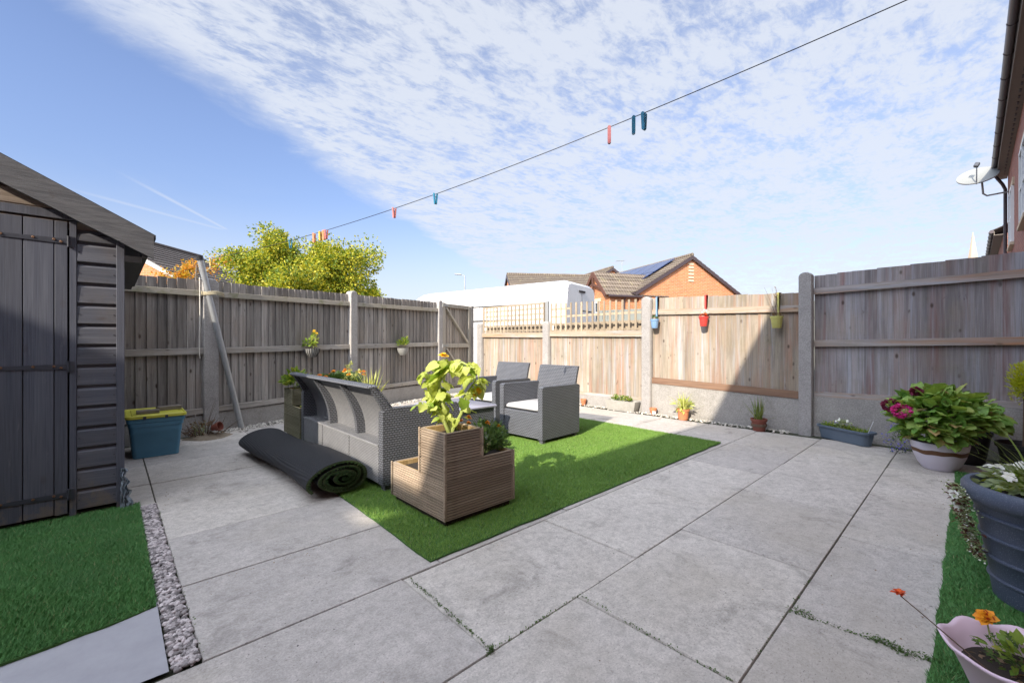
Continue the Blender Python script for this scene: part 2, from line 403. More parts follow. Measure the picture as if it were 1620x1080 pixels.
mat_leaf('petal_magenta', (.62, .03, .26), (.78, .10, .42), trans=.15)
mat_leaf('petal_maroon', (.16, .02, .05), (.30, .05, .11), trans=.1)
mat_leaf('petal_white', (.78, .78, .76), (.85, .85, .80), trans=.2)
mat_leaf('petal_lilac', (.45, .42, .80), (.55, .50, .85), trans=.2)
mat_leaf('petal_blue', (.13, .12, .52), (.22, .20, .65), trans=.15)

# speckled finish of the big pot, cloth weave of the bare membrane
def tweak():
    m = MATS['big_pot']; N = NT(m.node_tree)
    b = next(n for n in m.node_tree.nodes if n.type == 'BSDF_PRINCIPLED')
    pos = N.n('ShaderNodeTexCoord').outputs['Object']
    old = b.inputs['Base Color'].links[0].from_socket
    N.put(b.inputs['Base Color'], N.mix(N.ramp(N.noise(pos, 330, 2, .5), .63, .68, 0, .5), old, (.35, .40, .50)))
    bump(N, b, N.noise(pos, 200, 3), .0012)
    m = MATS['membrane']; N = NT(m.node_tree)
    b = next(n for n in m.node_tree.nodes if n.type == 'BSDF_PRINCIPLED')
    uv = N.n('ShaderNodeUVMap').outputs[0]
    s = N.n('ShaderNodeSeparateXYZ'); N.put(s.inputs[0], uv)
    w = N.m('ADD', N.m('SINE', N.m('MULTIPLY', s.outputs[0], 900)), N.m('SINE', N.m('MULTIPLY', s.outputs[1], 900)))
    bump(N, b, N.noise(uv, 60, 4), .0015)
    old = b.inputs['Base Color'].links[0].from_socket
    N.put(b.inputs['Base Color'], N.mix(1, old, N.mix(N.noise(uv, 6, 8, .7), (.72, .72, .76), (1.15,) * 3), 'MULTIPLY'))
tweak()

# ------------------------------------------------------------------ mesh builder
class MB:
    def __init__(s, mtx=None):
        s.v = []; s.f = []; s.mi = []; s.M = mtx
    def add(s, vs, fs, mi=0):
        o = len(s.v)
        if s.M is not None: vs = [tuple(s.M @ Vector(p)) for p in vs]
        s.v.extend(tuple(p) for p in vs)
        s.f.extend([tuple(i + o for i in f) for f in fs]); s.mi.extend([mi] * len(fs))
        return s
    def box(s, x0, y0, z0, x1, y1, z1, mi=0, b=0.0):
        if x0 > x1: x0, x1 = x1, x0
        if y0 > y1: y0, y1 = y1, y0
        if z0 > z1: z0, z1 = z1, z0
        if b <= 0:
            vs = [(x, y, z) for z in (z0, z1) for x, y in ((x0, y0), (x1, y0), (x1, y1), (x0, y1))]
            return s.add(vs, [(0, 3, 2, 1), (4, 5, 6, 7), (0, 1, 5, 4), (1, 2, 6, 5), (2, 3, 7, 6), (3, 0, 4, 7)], mi)
        # bevelled box: three nested rings per axis
        b = min(b, (x1 - x0) / 2.01, (y1 - y0) / 2.01, (z1 - z0) / 2.01)
        vs = []; 
        for z, i in ((z0, b), (z0 + b, 0), (z1 - b, 0), (z1, b)):
            for (sx, sy) in ((0, 0), (1, 0), (1, 1), (0, 1)):
                cx = x1 if sx else x0; cy = y1 if sy else y0
                dx = -1 if sx else 1; dy = -1 if sy else 1
                first = (cx + dx * (i + b), cy + dy * i); second = (cx + dx * i, cy + dy * (i + b))
                pair = (first, second) if (sx, sy) in ((1, 0), (0, 1)) else (second, first)
                for p in pair: vs.append((p[0], p[1], z))
        fs = [tuple(range(7, -1, -1)), tuple(range(24, 32))]
        for r in range(3):
            for k in range(8):
                a = r * 8 + k; c = r * 8 + (k + 1) % 8
                fs.append((a, c, c + 8, a + 8))
        return s.add(vs, fs, mi)
    def obox(s, c, size, rot=(0, 0, 0), mi=0, b=0.0):
        t = MB(); t.box(-size[0] / 2, -size[1] / 2, -size[2] / 2, size[0] / 2, size[1] / 2, size[2] / 2, mi, b)
        m = Matrix.Translation(c) @ Euler(rot).to_matrix().to_4x4()
        return s.add([tuple(m @ Vector(p)) for p in t.v], t.f, mi)
    def beam(s, p, q, w, h, up=(0, 0, 1), mi=0, b=0.0):
        p = Vector(p); q = Vector(q); d = (q - p); L = d.length; d.normalize()
        y = Vector(up).cross(d)
        if y.length < 1e-4: y = Vector((0, 1, 0))
        y.normalize(); z = d.cross(y)
        m = Matrix((d, y, z)).transposed().to_4x4(); m.translation = (p + q) / 2
        t = MB(); t.box(-L / 2, -w / 2, -h / 2, L / 2, w / 2, h / 2, mi, b)
        return s.add([tuple(m @ Vector(v)) for v in t.v], t.f, mi)
    def tube(s, pts, r, n=8, mi=0, cap=True):
        pts = [Vector(p) for p in pts]; k = len(pts)
        rs = r if hasattr(r, '__len__') else [r] * k
        vs = []; ref = None
        for i, p in enumerate(pts):
            d = (pts[min(i + 1, k - 1)] - pts[max(i - 1, 0)])
            if d.length < 1e-9: d = Vector((0, 0, 1))
            d.normalize()
            if ref is None: ref = Vector((0, 0, 1)) if abs(d.z) < .9 else Vector((1, 0, 0))
            x = (ref - d * ref.dot(d)).normalized(); ref = x; y = d.cross(x)
            for j in range(n):
                a = 2 * math.pi * j / n
                vs.append(tuple(p + x * (math.cos(a) * rs[i]) + y * (math.sin(a) * rs[i])))
        fs = []
        for i in range(k - 1):
            for j in range(n):
                a = i * n + j; c = i * n + (j + 1) % n
                fs.append((a, c, c + n, a + n))
        if cap: fs += [tuple(range(n - 1, -1, -1)), tuple(range((k - 1) * n, k * n))]
        return s.add(vs, fs, mi)
    def lathe(s, prof, n=32, c=(0, 0, 0), mi=0, sx=1, sy=1, power=2.0):
        vs = []
        for (r, z) in prof:
            for j in range(n):
                a = 2 * math.pi * j / n; ca, sa = math.cos(a), math.sin(a)
                if power != 2.0:
                    ca = math.copysign(abs(ca) ** (2 / power), ca); sa = math.copysign(abs(sa) ** (2 / power), sa)
                vs.append((c[0] + r * ca * sx, c[1] + r * sa * sy, c[2] + z))
        fs = []
        for i in range(len(prof) - 1):
            for j in range(n):
                a = i * n + j; d = i * n + (j + 1) % n
                fs.append((a, d, d + n, a + n))
        if prof[0][0] > 1e-6: fs.append(tuple(range(n - 1, -1, -1)))
        if prof[-1][0] > 1e-6: fs.append(tuple(range((len(prof) - 1) * n, len(prof) * n)))
        return s.add(vs, fs, mi)
    def prism(s, poly, a0, a1, axis='y', mi=0):
        # poly in the plane perpendicular to axis, extruded from a0 to a1
        def P(p, t):
            return {'y': (p[0], t, p[1]), 'x': (t, p[0], p[1]), 'z': (p[0], p[1], t)}[axis]
        n = len(poly)
        vs = [P(p, a0) for p in poly] + [P(p, a1) for p in poly]
        fs = [tuple(range(n)), tuple(range(2 * n - 1, n - 1, -1))] + [(i, i + n, (i + 1) % n + n, (i + 1) % n) for i in range(n)]
        return s.add(vs, fs, mi)
    def build(s, name, mats, parent=None, smooth=False, fix=True):
        me = bpy.data.meshes.new(name)
        me.from_pydata(s.v, [], s.f)
        if isinstance(mats, str): mats = [mats]
        for m in mats: me.materials.append(MATS[m])
        if len(mats) > 1: me.polygons.foreach_set('material_index', s.mi)
        if fix:
            import bmesh
            bm = bmesh.new(); bm.from_mesh(me); bmesh.ops.recalc_face_normals(bm, faces=bm.faces); bm.to_mesh(me); bm.free()
        uvbox(me)
        if smooth:
            me.polygons.foreach_set('use_smooth', [True] * len(me.polygons))
            if smooth != 'all': me.set_sharp_from_angle(angle=R(38))
        me.update()
        o = bpy.data.objects.new(name, me); COL.objects.link(o)
        if parent: o.parent = parent
        return o

def uvbox(me):
    nl = len(me.loops); nv = len(me.vertices); npg = len(me.polygons)
    co = np.empty(nv * 3, np.float32); me.vertices.foreach_get('co', co); co = co.reshape(-1, 3)
    li = np.empty(nl, np.int32); me.loops.foreach_get('vertex_index', li)
    no = np.empty(npg * 3, np.float32); me.polygons.foreach_get('normal', no); no = np.abs(no.reshape(-1, 3))
    tot = np.empty(npg, np.int32); me.polygons.foreach_get('loop_total', tot)
    ax = np.repeat(np.argmax(no + np.array([0, 0, 1e-4]), axis=1), tot)
    p = co[li]
    uv = np.where((ax == 0)[:, None], p[:, [1, 2]], np.where((ax == 1)[:, None], p[:, [0, 2]], p[:, [0, 1]]))
    l = me.uv_layers.new(name='UVMap'); l.data.foreach_set('uv', uv.astype(np.float32).ravel())

def fast(name, V, F, mat, parent=None, smooth=False):
    V = np.asarray(V, np.float32).reshape(-1, 3); F = np.asarray(F, np.int32)
    me = bpy.data.meshes.new(name); k = F.shape[1]
    me.vertices.add(len(V)); me.vertices.foreach_set('co', V.ravel())
    me.loops.add(F.size); me.loops.foreach_set('vertex_index', F.ravel())
    me.polygons.add(len(F)); me.polygons.foreach_set('loop_start', np.arange(0, F.size, k, dtype=np.int32))
    me.update(calc_edges=True); me.materials.append(MATS[mat])
    if smooth: me.polygons.foreach_set('use_smooth', np.ones(len(F), bool))
    o = bpy.data.objects.new(name, me); COL.objects.link(o)
    if parent: o.parent = parent
    return o

# leaf templates: (along, across, up) and triangles
TPL = {
 'kite': ([(0, 0, 0), (.45, .30, .06), (1, 0, -.06), (.45, -.30, .06)], [(0, 1, 2), (0, 2, 3)]),
 'round': ([(0, 0, 0), (.2, .36, .05), (.7, .42, .04), (1, 0, -.12), (.7, -.42, .04), (.2, -.36, .05), (.5, 0, -.03)],
           [(0, 1, 6), (1, 2, 6), (2, 3, 6), (3, 4, 6), (4, 5, 6), (5, 0, 6)]),
 'oval': ([(0, 0, 0), (.25, .24, .05), (.62, .27, .03), (1, 0, -.16), (.62, -.27, .03), (.25, -.24, .05), (.45, 0, -.03)],
           [(0, 1, 6), (1, 2, 6), (2, 3, 6), (3, 4, 6), (4, 5, 6), (5, 0, 6)]),
 'fern': ([(0, 0, 0), (.3, .05, 0), (.55, .30, .02), (.5, .04, 0), (.8, .2, -.02), (.72, .03, 0), (1, 0, -.05), (.72, -.03, 0), (.8, -.2, -.02), (.5, -.04, 0), (.55, -.30, .02), (.3, -.05, 0)],
          [(0, 1, 11), (1, 2, 3), (3, 4, 5), (5, 6, 7), (7, 8, 9), (9, 10, 11), (1, 3, 11), (3, 9, 11), (3, 5, 9), (5, 7, 9)]),
}
def frames(d, roll, up=(0, 0, 1)):
    d = d / np.linalg.norm(d, axis=1, keepdims=True)
    u = np.tile(np.array(up, float), (len(d), 1)) + nr.normal(0, .12, d.shape)
    y = np.cross(u, d); y /= np.linalg.norm(y, axis=1, keepdims=True) + 1e-9
    z = np.cross(d, y)
    c = np.cos(roll)[:, None]; s = np.sin(roll)[:, None]
    return d, y * c + z * s, z * c - y * s
def leaves(name, pos, dirs, size, mat, parent=None, tpl='kite', roll=.6, wide=1.0, up=(0, 0, 1)):
    pos = np.asarray(pos, float); dirs = np.asarray(dirs, float); n = len(pos)
    size = np.broadcast_to(np.asarray(size, float), (n,)) * nr.uniform(.7, 1.25, n)
    T, F = TPL[tpl]; T = np.array(T) * (1, wide, 1)
    x, y, z = frames(dirs, nr.normal(0, roll, n), up)
    V = pos[:, None, :] + size[:, None, None] * (T[None, :, 0, None] * x[:, None] + T[None, :, 1, None] * y[:, None] + T[None, :, 2, None] * z[:, None])
    FF = (np.array(F)[None] + (np.arange(n) * len(T))[:, None, None]).reshape(-1, 3)
    return fast(name, V, FF, mat, parent)
def crumpled(name, pos, dirs, size, mat, parent, curl=.55, wide=.95):
    # broad soft leaves: a small grid, lobed outline, arched over and puckered, each one different
    pos = np.asarray(pos, float); dirs = np.asarray(dirs, float); n = len(pos); size = np.asarray(size, float)
    nu, nv = 7, 5; T = []
    for i in range(nu):
        u = i / (nu - 1)
        for j in range(nv): T.append((u, (j / (nv - 1) - .5)))
    T = np.array(T); u = T[:, 0]; v = T[:, 1]
    x, y, z = frames(dirs, nr.normal(0, .5, n))
    w = np.sin(np.pi * np.clip(u * .93 + .07, 0, 1) ** .72) ** .75
    V = np.empty((n, len(T), 3))
    for k in range(n):
        p1, p2, p3 = nr.uniform(0, 6.3, 3); c = curl * nr.uniform(.5, 1.6)
        ww = w * (1 + .10 * np.sin(u * 19 + p1) * np.abs(v) * 2)
        al = u - .10 * np.abs(v) * 2 * (u < .2); ac = v * ww * wide
        up = -c * u ** 2 * .9 + .10 * np.abs(v) * nr.uniform(-1, 2) + .045 * np.sin(u * 11 + p2) * np.cos(v * 9 + p3) + .03 * np.sin(v * 21 + p1)
        V[k] = pos[k] + size[k] * (al[:, None] * x[k] + ac[:, None] * y[k] + up[:, None] * z[k])
    F = [(i * nv + j, i * nv + j + 1, (i + 1) * nv + j + 1, (i + 1) * nv + j) for i in range(nu - 1) for j in range(nv - 1)]
    FF = (np.array(F)[None] + (np.arange(n) * len(T))[:, None, None]).reshape(-1, 4)
    return fast(name, V, FF, mat, parent, True)
def blades(name, base, tip_off, width, mat, parent=None, seg=5, droop=.3):
    base = np.asarray(base, float); tip = np.asarray(tip_off, float); n = len(base)
    width = np.broadcast_to(np.asarray(width, float), (n,))
    side = np.cross(tip, (0, 0, 1.0)) + nr.normal(0, .02, tip.shape); side /= np.linalg.norm(side, axis=1, keepdims=True) + 1e-9
    t = np.linspace(0, 1, seg)
    L = np.linalg.norm(tip, axis=1)
    out = tip * (1, 1, 0)
    P = base[:, None] + tip[:, None] * t[None, :, None] + out[:, None] * ((t ** 2 - t) * droop * 1.2)[None, :, None]
    P[:, :, 2] += (L[:, None] * droop * .55) * (t - t ** 2.2)[None]
    w = (width[:, None] * (1 - t ** 2.5)[None] * .5)[..., None]
    V = np.stack([P - side[:, None] * w, P + side[:, None] * w], axis=2).reshape(-1, 3)
    F = []
    for k in range(seg - 1): F.append((2 * k, 2 * k + 1, 2 * k + 3, 2 * k + 2))
    FF = (np.array(F)[None] + (np.arange(n) * seg * 2)[:, None, None]).reshape(-1, 4)
    return fast(name, V, FF, mat, parent)
def blob(n, c, r, shell=.55, seed_clump=0, zmin=-9):
    d = nr.normal(0, 1, (n * 3, 3)); d /= np.linalg.norm(d, axis=1, keepdims=True)
    d = d[d[:, 2] > zmin][:n]
    rad = nr.uniform(shell, 1, len(d)) ** .7
    if seed_clump:
        k = nr.normal(0, 1, (seed_clump, 3)); k /= np.linalg.norm(k, axis=1, keepdims=True)
        rad *= .62 + .48 * np.clip(((d @ k.T).max(axis=1) - .55) / .4, 0, 1)
    return np.array(c) + d * rad[:, None] * np.array(r), d
def flower(parent, c, r, mat, up=(0, 0, 1), layers=3, per=11, name='flower', centre=True, cup=.35, tpl='round'):
    up = np.array(up, float); up /= np.linalg.norm(up)
    a = np.cross(up, (.3, 1, .2)); a /= np.linalg.norm(a); b = np.cross(up, a)
    P = []; D = []; S = []
    for l in range(layers):
        for k in range(per - l):
            th = 2 * math.pi * (k + .5 * l) / (per - l) + nr.uniform(-.1, .1)
            el = cup * (l + .35)
            d = (a * math.cos(th) + b * math.sin(th)) * math.cos(el) + up * math.sin(el)
            P.append(np.array(c) + up * r * .1 * l); D.append(d); S.append(r * (1 - .2 * l))
    o = leaves(name, P, D, S, mat, parent, tpl, .15, .8, up)
    return o

# ------------------------------------------------------------------ tagging
def tag(o, label, cat, group=None, kind=None):
    if label: o['label'] = label
    if cat: o['category'] = cat
    if group: o['group'] = group
    if kind: o['kind'] = kind
    return o
def thing(name, label, cat, loc=(0, 0, 0), rotz=0.0, group=None):
    o = bpy.data.objects.new(name, None); COL.objects.link(o)
    o.location = loc; o.rotation_euler = (0, 0, rotz); o.empty_display_size = .1
    return tag(o, label, cat, group)
def part(name, mb, mats, parent, smooth=False, label=None):
    o = mb.build(name, mats, parent, smooth)
    if label: o['label'] = label
    return o
def dup(root, loc, rotz, label, group=None):
    r = root.copy(); COL.objects.link(r); r.location = loc; r.rotation_euler = (0, 0, rotz); r['label'] = label
    if group: r['group'] = group
    for ch in list(root.children):
        c = ch.copy(); COL.objects.link(c); c.parent = r
        for g2 in ch.children:
            d = g2.copy(); COL.objects.link(d); d.parent = c
    return r
def CX(X, D): return (.7303 * X + .6831 * D, -.6831 * X + .7303 * D)   # distances right of / ahead of the camera -> ground position

# ================================================================== GROUND
mb = MB(); mb.add([(-600, -600, -.07), (900, -600, -.07), (900, 900, -.07), (-600, 900, -.07)], [(0, 1, 2, 3)])
tag(mb.build('ground', 'ground_far'), None, None, kind='structure')
mb = MB(); mb.add([(-1.9, -.66, -.012), (6.2, -.66, -.012), (6.2, 7.75, -.012), (4.6, 7.32, -.012), (-1.9, 5.55, -.012)], [(0, 1, 2, 3, 4)])
tag(mb.build('joint_bed', 'joint_soil'), None, None, kind='structure')

FX0, FY0, FA = 1.238, 6.46, math.atan2(.2629, .9648)
def fence_y(x): return FY0 + math.tan(FA) * (x - FX0)
def clip(poly, f):
    out = []
    for i in range(len(poly)):
        a, b = poly[i], poly[(i + 1) % len(poly)]; fa, fb = f(a), f(b)
        if fa <= 0: out.append(a)
        if (fa < 0 < fb) or (fb < 0 < fa):
            t = fa / (fa - fb); out.append((a[0] + t * (b[0] - a[0]), a[1] + t * (b[1] - a[1])))
    return out
rows = [(-.655, -.135), (-.13, .51), (.515, 1.163), (1.168, 1.80), (1.806, 2.413), (2.418, 3.045), (3.05, 3.682), (3.688, 4.33), (4.335, 5.0), (5.005, 5.65), (5.655, 6.3), (6.305, 7.0)]
joints = [[-1.8, -.9, .06, 1.03, 2.0, 2.97, 3.95, 4.92, 5.86], [-1.8, -.85, .12, 1.09, 2.06, 3.03, 4.0, 4.97, 5.86], [-1.8, -1.45, -.48, .50, 1.475, 2.45, 3.43, 4.43, 5.41, 5.9],
          [-1.8, -.97, .02, .99, 1.96, 2.93, 3.95, 4.93, 5.86]]
mb = MB()
for i, (q0, q1) in enumerate(rows):
    if i < 4: js = joints[i]
    else: js = ([-1.8, -.8] if i > 6 else []) + [.232, 1.205, 2.18, 3.15, 4.12, 5.09, 5.86]
    for a, b in zip(js[:-1], js[1:]):
        if abs(b - a) < .1: continue
        gx = .0032; gy = rnd.uniform(-.001, .0015)
        poly = [(a + gx, q0 + gy), (b - gx, q0 + gy), (b - gx, q1 - gy), (a + gx, q1 - gy)]
        poly = clip(poly, lambda p: p[1] - (fence_y(p[0]) - .2))
        if len(poly) < 3: continue
        cx = sum(p[0] for p in poly) / len(poly); cy = sum(p[1] for p in poly) / len(poly)
        tx, ty, tz = rnd.uniform(-.003, .003), rnd.uniform(-.003, .003), rnd.uniform(-.0025, .0025)
        n = len(poly); vs = []
        for ring in range(3):
            for p in poly:
                dx, dy = p[0] - cx, p[1] - cy; L = math.hypot(dx, dy)
                k = 1 - (.0035 / L if ring == 2 else 0)
                z = (-.035, -.005, 0)[ring] + (tz + tx * dx + ty * dy if ring else 0)
                vs.append((cx + dx * k, cy + dy * k, z))
        fs = [tuple(range(2 * n, 3 * n))]
        for r in (0, 1):
            for k in range(n): fs.append((r * n + k, r * n + (k + 1) % n, (r + 1) * n + (k + 1) % n, (r + 1) * n + k))
        mb.add(vs, fs)
tag(mb.build('patio_paving', 'slab'), None, None, kind='structure')

# turf sheets
def wobble(poly, step=.12, amp=.006):
    out = []
    for i in range(len(poly)):
        a = Vector(poly[i]); b = Vector(poly[(i + 1) % len(poly)]); L = (b - a).length; n = max(1, int(L / step)); d = (b - a).normalized(); nn = Vector((-d.y, d.x))
        for k in range(n): out.append(tuple(a + (b - a) * k / n + nn * (rnd.uniform(-amp, amp) if k else 0)))
    return out
def inside(px_, py_, poly):
    r = np.zeros(len(px_), bool); n = len(poly)
    for i in range(n):
        x1, y1 = poly[i]; x2, y2 = poly[(i + 1) % n]
        c = ((y1 > py_) != (y2 > py_)) & (px_ < (x2 - x1) * (py_ - y1) / (y2 - y1 + 1e-12) + x1)
        r ^= c
    return r
def turf(poly, z, density, h=.017, wid=.0032, lean=(.35, .5), mat='turf_blade'):
    mb = MB(); n = len(poly)
    vs = [(p[0], p[1], z) for p in poly] + [(p[0], p[1], .003) for p in poly]
    mb.add(vs, [tuple(range(n))] + [(i, (i + 1) % n, (i + 1) % n + n, i + n) for i in range(n)])
    tag(mb.build('turf', 'turf_base'), None, None, kind='structure')
    xs = [p[0] for p in poly]; ys = [p[1] for p in poly]
    A = (max(xs) - min(xs)) * (max(ys) - min(ys)); N_ = int(A * density)
    X = nr.uniform(min(xs), max(xs), N_); Y = nr.uniform(min(ys), max(ys), N_)
    k = inside(X, Y, poly); X = X[k]; Y = Y[k]; N_ = len(X)
    # pile leans one way in patches
    ph = np.sin(X * 3.1 + np.sin(Y * 2.3) * 2) + np.sin(Y * 4.7 + X * 1.3) * .6
    th = .9 + ph * .5 + nr.normal(0, 1.5, N_)
    H = h * nr.uniform(.6, 1.15, N_); le = nr.uniform(*lean, N_) * h * 1.6
    B = np.stack([X, Y, np.full(N_, z)], 1)
    a2 = nr.uniform(0, math.pi, N_); S = np.stack([np.cos(a2), np.sin(a2), np.zeros(N_)], 1) * (wid / 2)
    Tp = B + np.stack([np.cos(th) * le, np.sin(th) * le, H], 1)
    V = np.stack([B - S, B + S, Tp], 1)
    o = fast('grass', V, np.arange(N_ * 3).reshape(-1, 3), mat)
    tag(o, None, None, kind='stuff')
turf_main = wobble([(1.165, 1.838), (4.83, 1.855), (4.88, 3.5), (4.86, 5.35), (1.20, 5.42), (1.19, 3.0)])
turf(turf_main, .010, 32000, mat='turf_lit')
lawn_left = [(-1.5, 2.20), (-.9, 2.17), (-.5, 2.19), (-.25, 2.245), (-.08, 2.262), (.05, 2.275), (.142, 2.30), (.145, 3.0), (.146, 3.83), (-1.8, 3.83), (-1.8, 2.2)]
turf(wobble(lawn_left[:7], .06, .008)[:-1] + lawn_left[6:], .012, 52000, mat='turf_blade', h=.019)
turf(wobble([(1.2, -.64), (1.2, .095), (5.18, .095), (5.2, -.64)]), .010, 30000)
mb = MB(); nx_, ny_ = 40, 10; vs = []
for j in range(ny_ + 1):
    for i in range(nx_ + 1):
        x = -1.8 + 1.945 * i / nx_; y = 1.825 + .55 * j / ny_
        vs.append((x, y, .004 + .004 * math.sin(x * 5 + y * 3) * math.sin(y * 9)))
fs = [(j * (nx_ + 1) + i, j * (nx_ + 1) + i + 1, (j + 1) * (nx_ + 1) + i + 1, (j + 1) * (nx_ + 1) + i) for j in range(ny_) for i in range(nx_)]
mb.add(vs, fs); tag(mb.build('weed_membrane', 'membrane', smooth='all'), None, None, kind='structure')

# pebbles
def pebbles(name, pts, smin, smax, mat, z0=-.006):
    import bmesh
    bm = bmesh.new(); bmesh.ops.create_icosphere(bm, subdivisions=2, radius=1)
    T = np.array([v.co[:] for v in bm.verts]); F = np.array([[v.index for v in f.verts] for f in bm.faces]); bm.free()
    n = len(pts); pts = np.array(pts)
    V = np.empty((n, len(T), 3))
    for i in range(n):
        s = rnd.uniform(smin, smax); sc = np.array([s, s * rnd.uniform(.6, .95), s * rnd.uniform(.45, .75)])
        nz = 1 + .13 * np.sin(T @ nr.normal(0, 3.0, 3) + rnd.uniform(0, 6))
        m = np.array(Euler((rnd.uniform(-.4, .4), rnd.uniform(-.4, .4), rnd.uniform(0, 6.3))).to_matrix())
        V[i] = (T * nz[:, None] * sc) @ m.T + [pts[i, 0], pts[i, 1], z0 + s * .35 + (pts[i, 2] if pts.shape[1] > 2 else 0)]
    FF = (F[None] + (np.arange(n) * len(T))[:, None, None]).reshape(-1, 3)
    return tag(fast(name, V, FF, mat, smooth=True), None, None, kind='stuff')
pts = [(rnd.uniform(.153, .228), rnd.uniform(1.82, 3.78), rnd.uniform(0, .008)) for _ in range(2300)]
pebbles('gravel', pts, .006, .0125, 'pebble')
pts = []
for _ in range(1500):
    x = rnd.uniform(.75, 6.0); pts.append((x, fence_y(x) - .04 - abs(rnd.gauss(0, .13)) - (.1 * max(0, (x - 2) / 4)), rnd.uniform(0, .006)))
for _ in range(700):
    pts.append((6.02 - abs(rnd.gauss(0, .07)), rnd.uniform(1.5, 6.9), rnd.uniform(0, .006)))
pebbles('gravel', pts, .008, .018, 'pebble_pale', 0)
# small debris and moss in the joints
P_ = []; D_ = []
for (x0, y0, x1, y1, n, zz) in ((2.02, .51, 2.06, .13, 130, .012), (1.02, 1.80, .995, 1.18, 160, .004), (.95, 1.165, 1.5, 1.165, 90, .004), (1.49, 1.15, 1.47, .53, 150, .004), (1.6, .515, 2.4, .515, 60, .003), (.235, 1.85, .235, 3.6, 90, .004), (1.0, 1.165, .98, 1.165, 60, .02)):
    for _ in range(n):
        t = rnd.random(); P_.append((x0 + (x1 - x0) * t + rnd.gauss(0, .004), y0 + (y1 - y0) * t + rnd.gauss(0, .004), rnd.uniform(-.006, zz))); D_.append((rnd.gauss(0, 1), rnd.gauss(0, 1), rnd.uniform(.2, 1)))
for cx, cy in ((2.045, .47), (2.055, .24), (2.06, .20), (2.04, .165), (2.06, .10)):
    for _ in range(60):
        P_.append((cx + rnd.gauss(0, .012), cy + rnd.gauss(0, .02), rnd.uniform(0, .018))); D_.append((rnd.gauss(0, 1), rnd.gauss(0, 1), rnd.uniform(.1, 1)))
DB = []
for _ in range(420):
    k = rnd.randrange(5)
    if k == 0: q = (rnd.uniform(.28, 1.15), 2.41 + rnd.gauss(0, .035))
    elif k == 1: q = (rnd.uniform(.25, .42) , rnd.uniform(1.9, 5.4))
    elif k == 2: q = (rnd.uniform(1.6, 5.2), .12 + abs(rnd.gauss(0, .06)))
    elif k == 3: q = (rnd.uniform(1.2, 4.8), 1.80 - abs(rnd.gauss(0, .05)))
    else: q = (rnd.uniform(.3, 5.7), rnd.uniform(.1, 1.8))
    DB.append((*q, .002))
tag(leaves('litter', DB, nr.normal(0, 1, (420, 3)) * (1, 1, .12), .0075, 'dead_leaf'), None, None, kind='stuff')
tag(leaves('moss', P_ + [(a + .003, b + .003, c * .5) for a, b, c in P_], D_ + D_, .0075, 'leaf_marigold'), None, None, kind='stuff')

# ================================================================== LEFT FENCE
lf = thing('fence', 'long grey upright board fence on concrete posts behind the shed, storage box and sofa', 'fence', (FX0, FY0, 0), FA)
def ftop(x): return 1.84 + .0145 * x
def lboards(x0, x1, ztop, z0, mat='fence_grey', y0=0.0, pitch=.094, seed=0):
    r = random.Random(seed); mb = MB(); x = x0
    while x < x1 - .02:
        w = min(pitch * r.uniform(.94, 1.06), x1 - x); e = x + w - .0025; t = ztop(x) + r.uniform(-.006, .006); j = r.uniform(-.002, .002)
        a, b2 = y0 - .017 + j, y0 - .003 + j
        e = min(e, x1)
        vs = [(x, a, z0), (e, b2, z0), (e, y0, z0), (x, y0, z0), (x, a, t), (e, b2, t), (e, y0, t), (x, y0, t)]
        mb.add(vs, [(0, 3, 2, 1), (4, 5, 6, 7), (0, 1, 5, 4), (1, 2, 6, 5), (2, 3, 7, 6), (3, 0, 4, 7)])
        x += w
    return mb
def post_mb(cx, w, top, y0=-.075, y1=.055, r=.02, z0=-.1):
    mb = MB(); prof = []
    # a slab-sided post with a rounded head
    n = 8; xs = w / 2; pts2 = [(-xs, z0), (xs, z0), (xs, top - xs * .75)]
    for k in range(1, n): a = math.pi * k / n; pts2.append((xs * math.cos(a), top - xs * .75 + xs * .75 * math.sin(a)))
    pts2.append((-xs, top - xs * .75))
    m = len(pts2); vs = []
    for (yy, k) in ((y0, .88), (y0 + .012, 1), (y1 - .012, 1), (y1, .88)):
        vs += [(cx + p[0] * k, yy, p[1] if p[1] < 0 else p[1] - (1 - k) * .08) for p in pts2]
    fs = [tuple(range(m)), tuple(range(4 * m - 1, 3 * m - 1, -1))]
    for r_ in range(3):
        for i in range(m): fs.append((r_ * m + i, r_ * m + m + i, r_ * m + m + (i + 1) % m, r_ * m + (i + 1) % m))
    return mb.add(vs, fs)
PX = [-2.47, -.363, 1.70, 3.81]
for i, x in enumerate(PX):
    part('post', post_mb(x, (.13, .165, .135, .125)[i], (1.86, 1.86, 1.92, 1.94)[i]), 'post_concrete', lf, True)
for i in range(3):
    a, b = PX[i] + .065, PX[i + 1] - .065
    pb = lboards(a, b, ftop, .24 + .012 * a, seed=i); pb.box(a, .0003, .25, b, .004, 1.75, 1); part('board_panel', pb, ['fence_grey', 'groove_dirt_gap_shade'], lf)  # dark sheet added behind the boards as painted shade for the gaps
    for (zt, h, m) in ((-.128, .062, 'fence_edge'), (-.815, .068, 'fence_rail'), (-1.535, .06, 'fence_rail')):
        r0 = MB(); z_a, z_b = ftop(a) + zt, ftop(b) + zt
        r0.add([(a, -.056, z_a - h), (b, -.056, z_b - h), (b, -.018, z_b - h), (a, -.018, z_a - h), (a, -.050, z_a), (b, -.050, z_b), (b, -.018, z_b + .006), (a, -.018, z_a + .006)],
               [(0, 3, 2, 1), (4, 5, 6, 7), (0, 1, 5, 4), (1, 2, 6, 5), (2, 3, 7, 6), (3, 0, 4, 7)])
        part('rail', r0, m, lf)
    gb = MB(); gb.box(a, -.035, -.08, b, .02, .238 + .012 * a, b=.006); part('gravel_board', gb, 'gravel_concrete', lf)

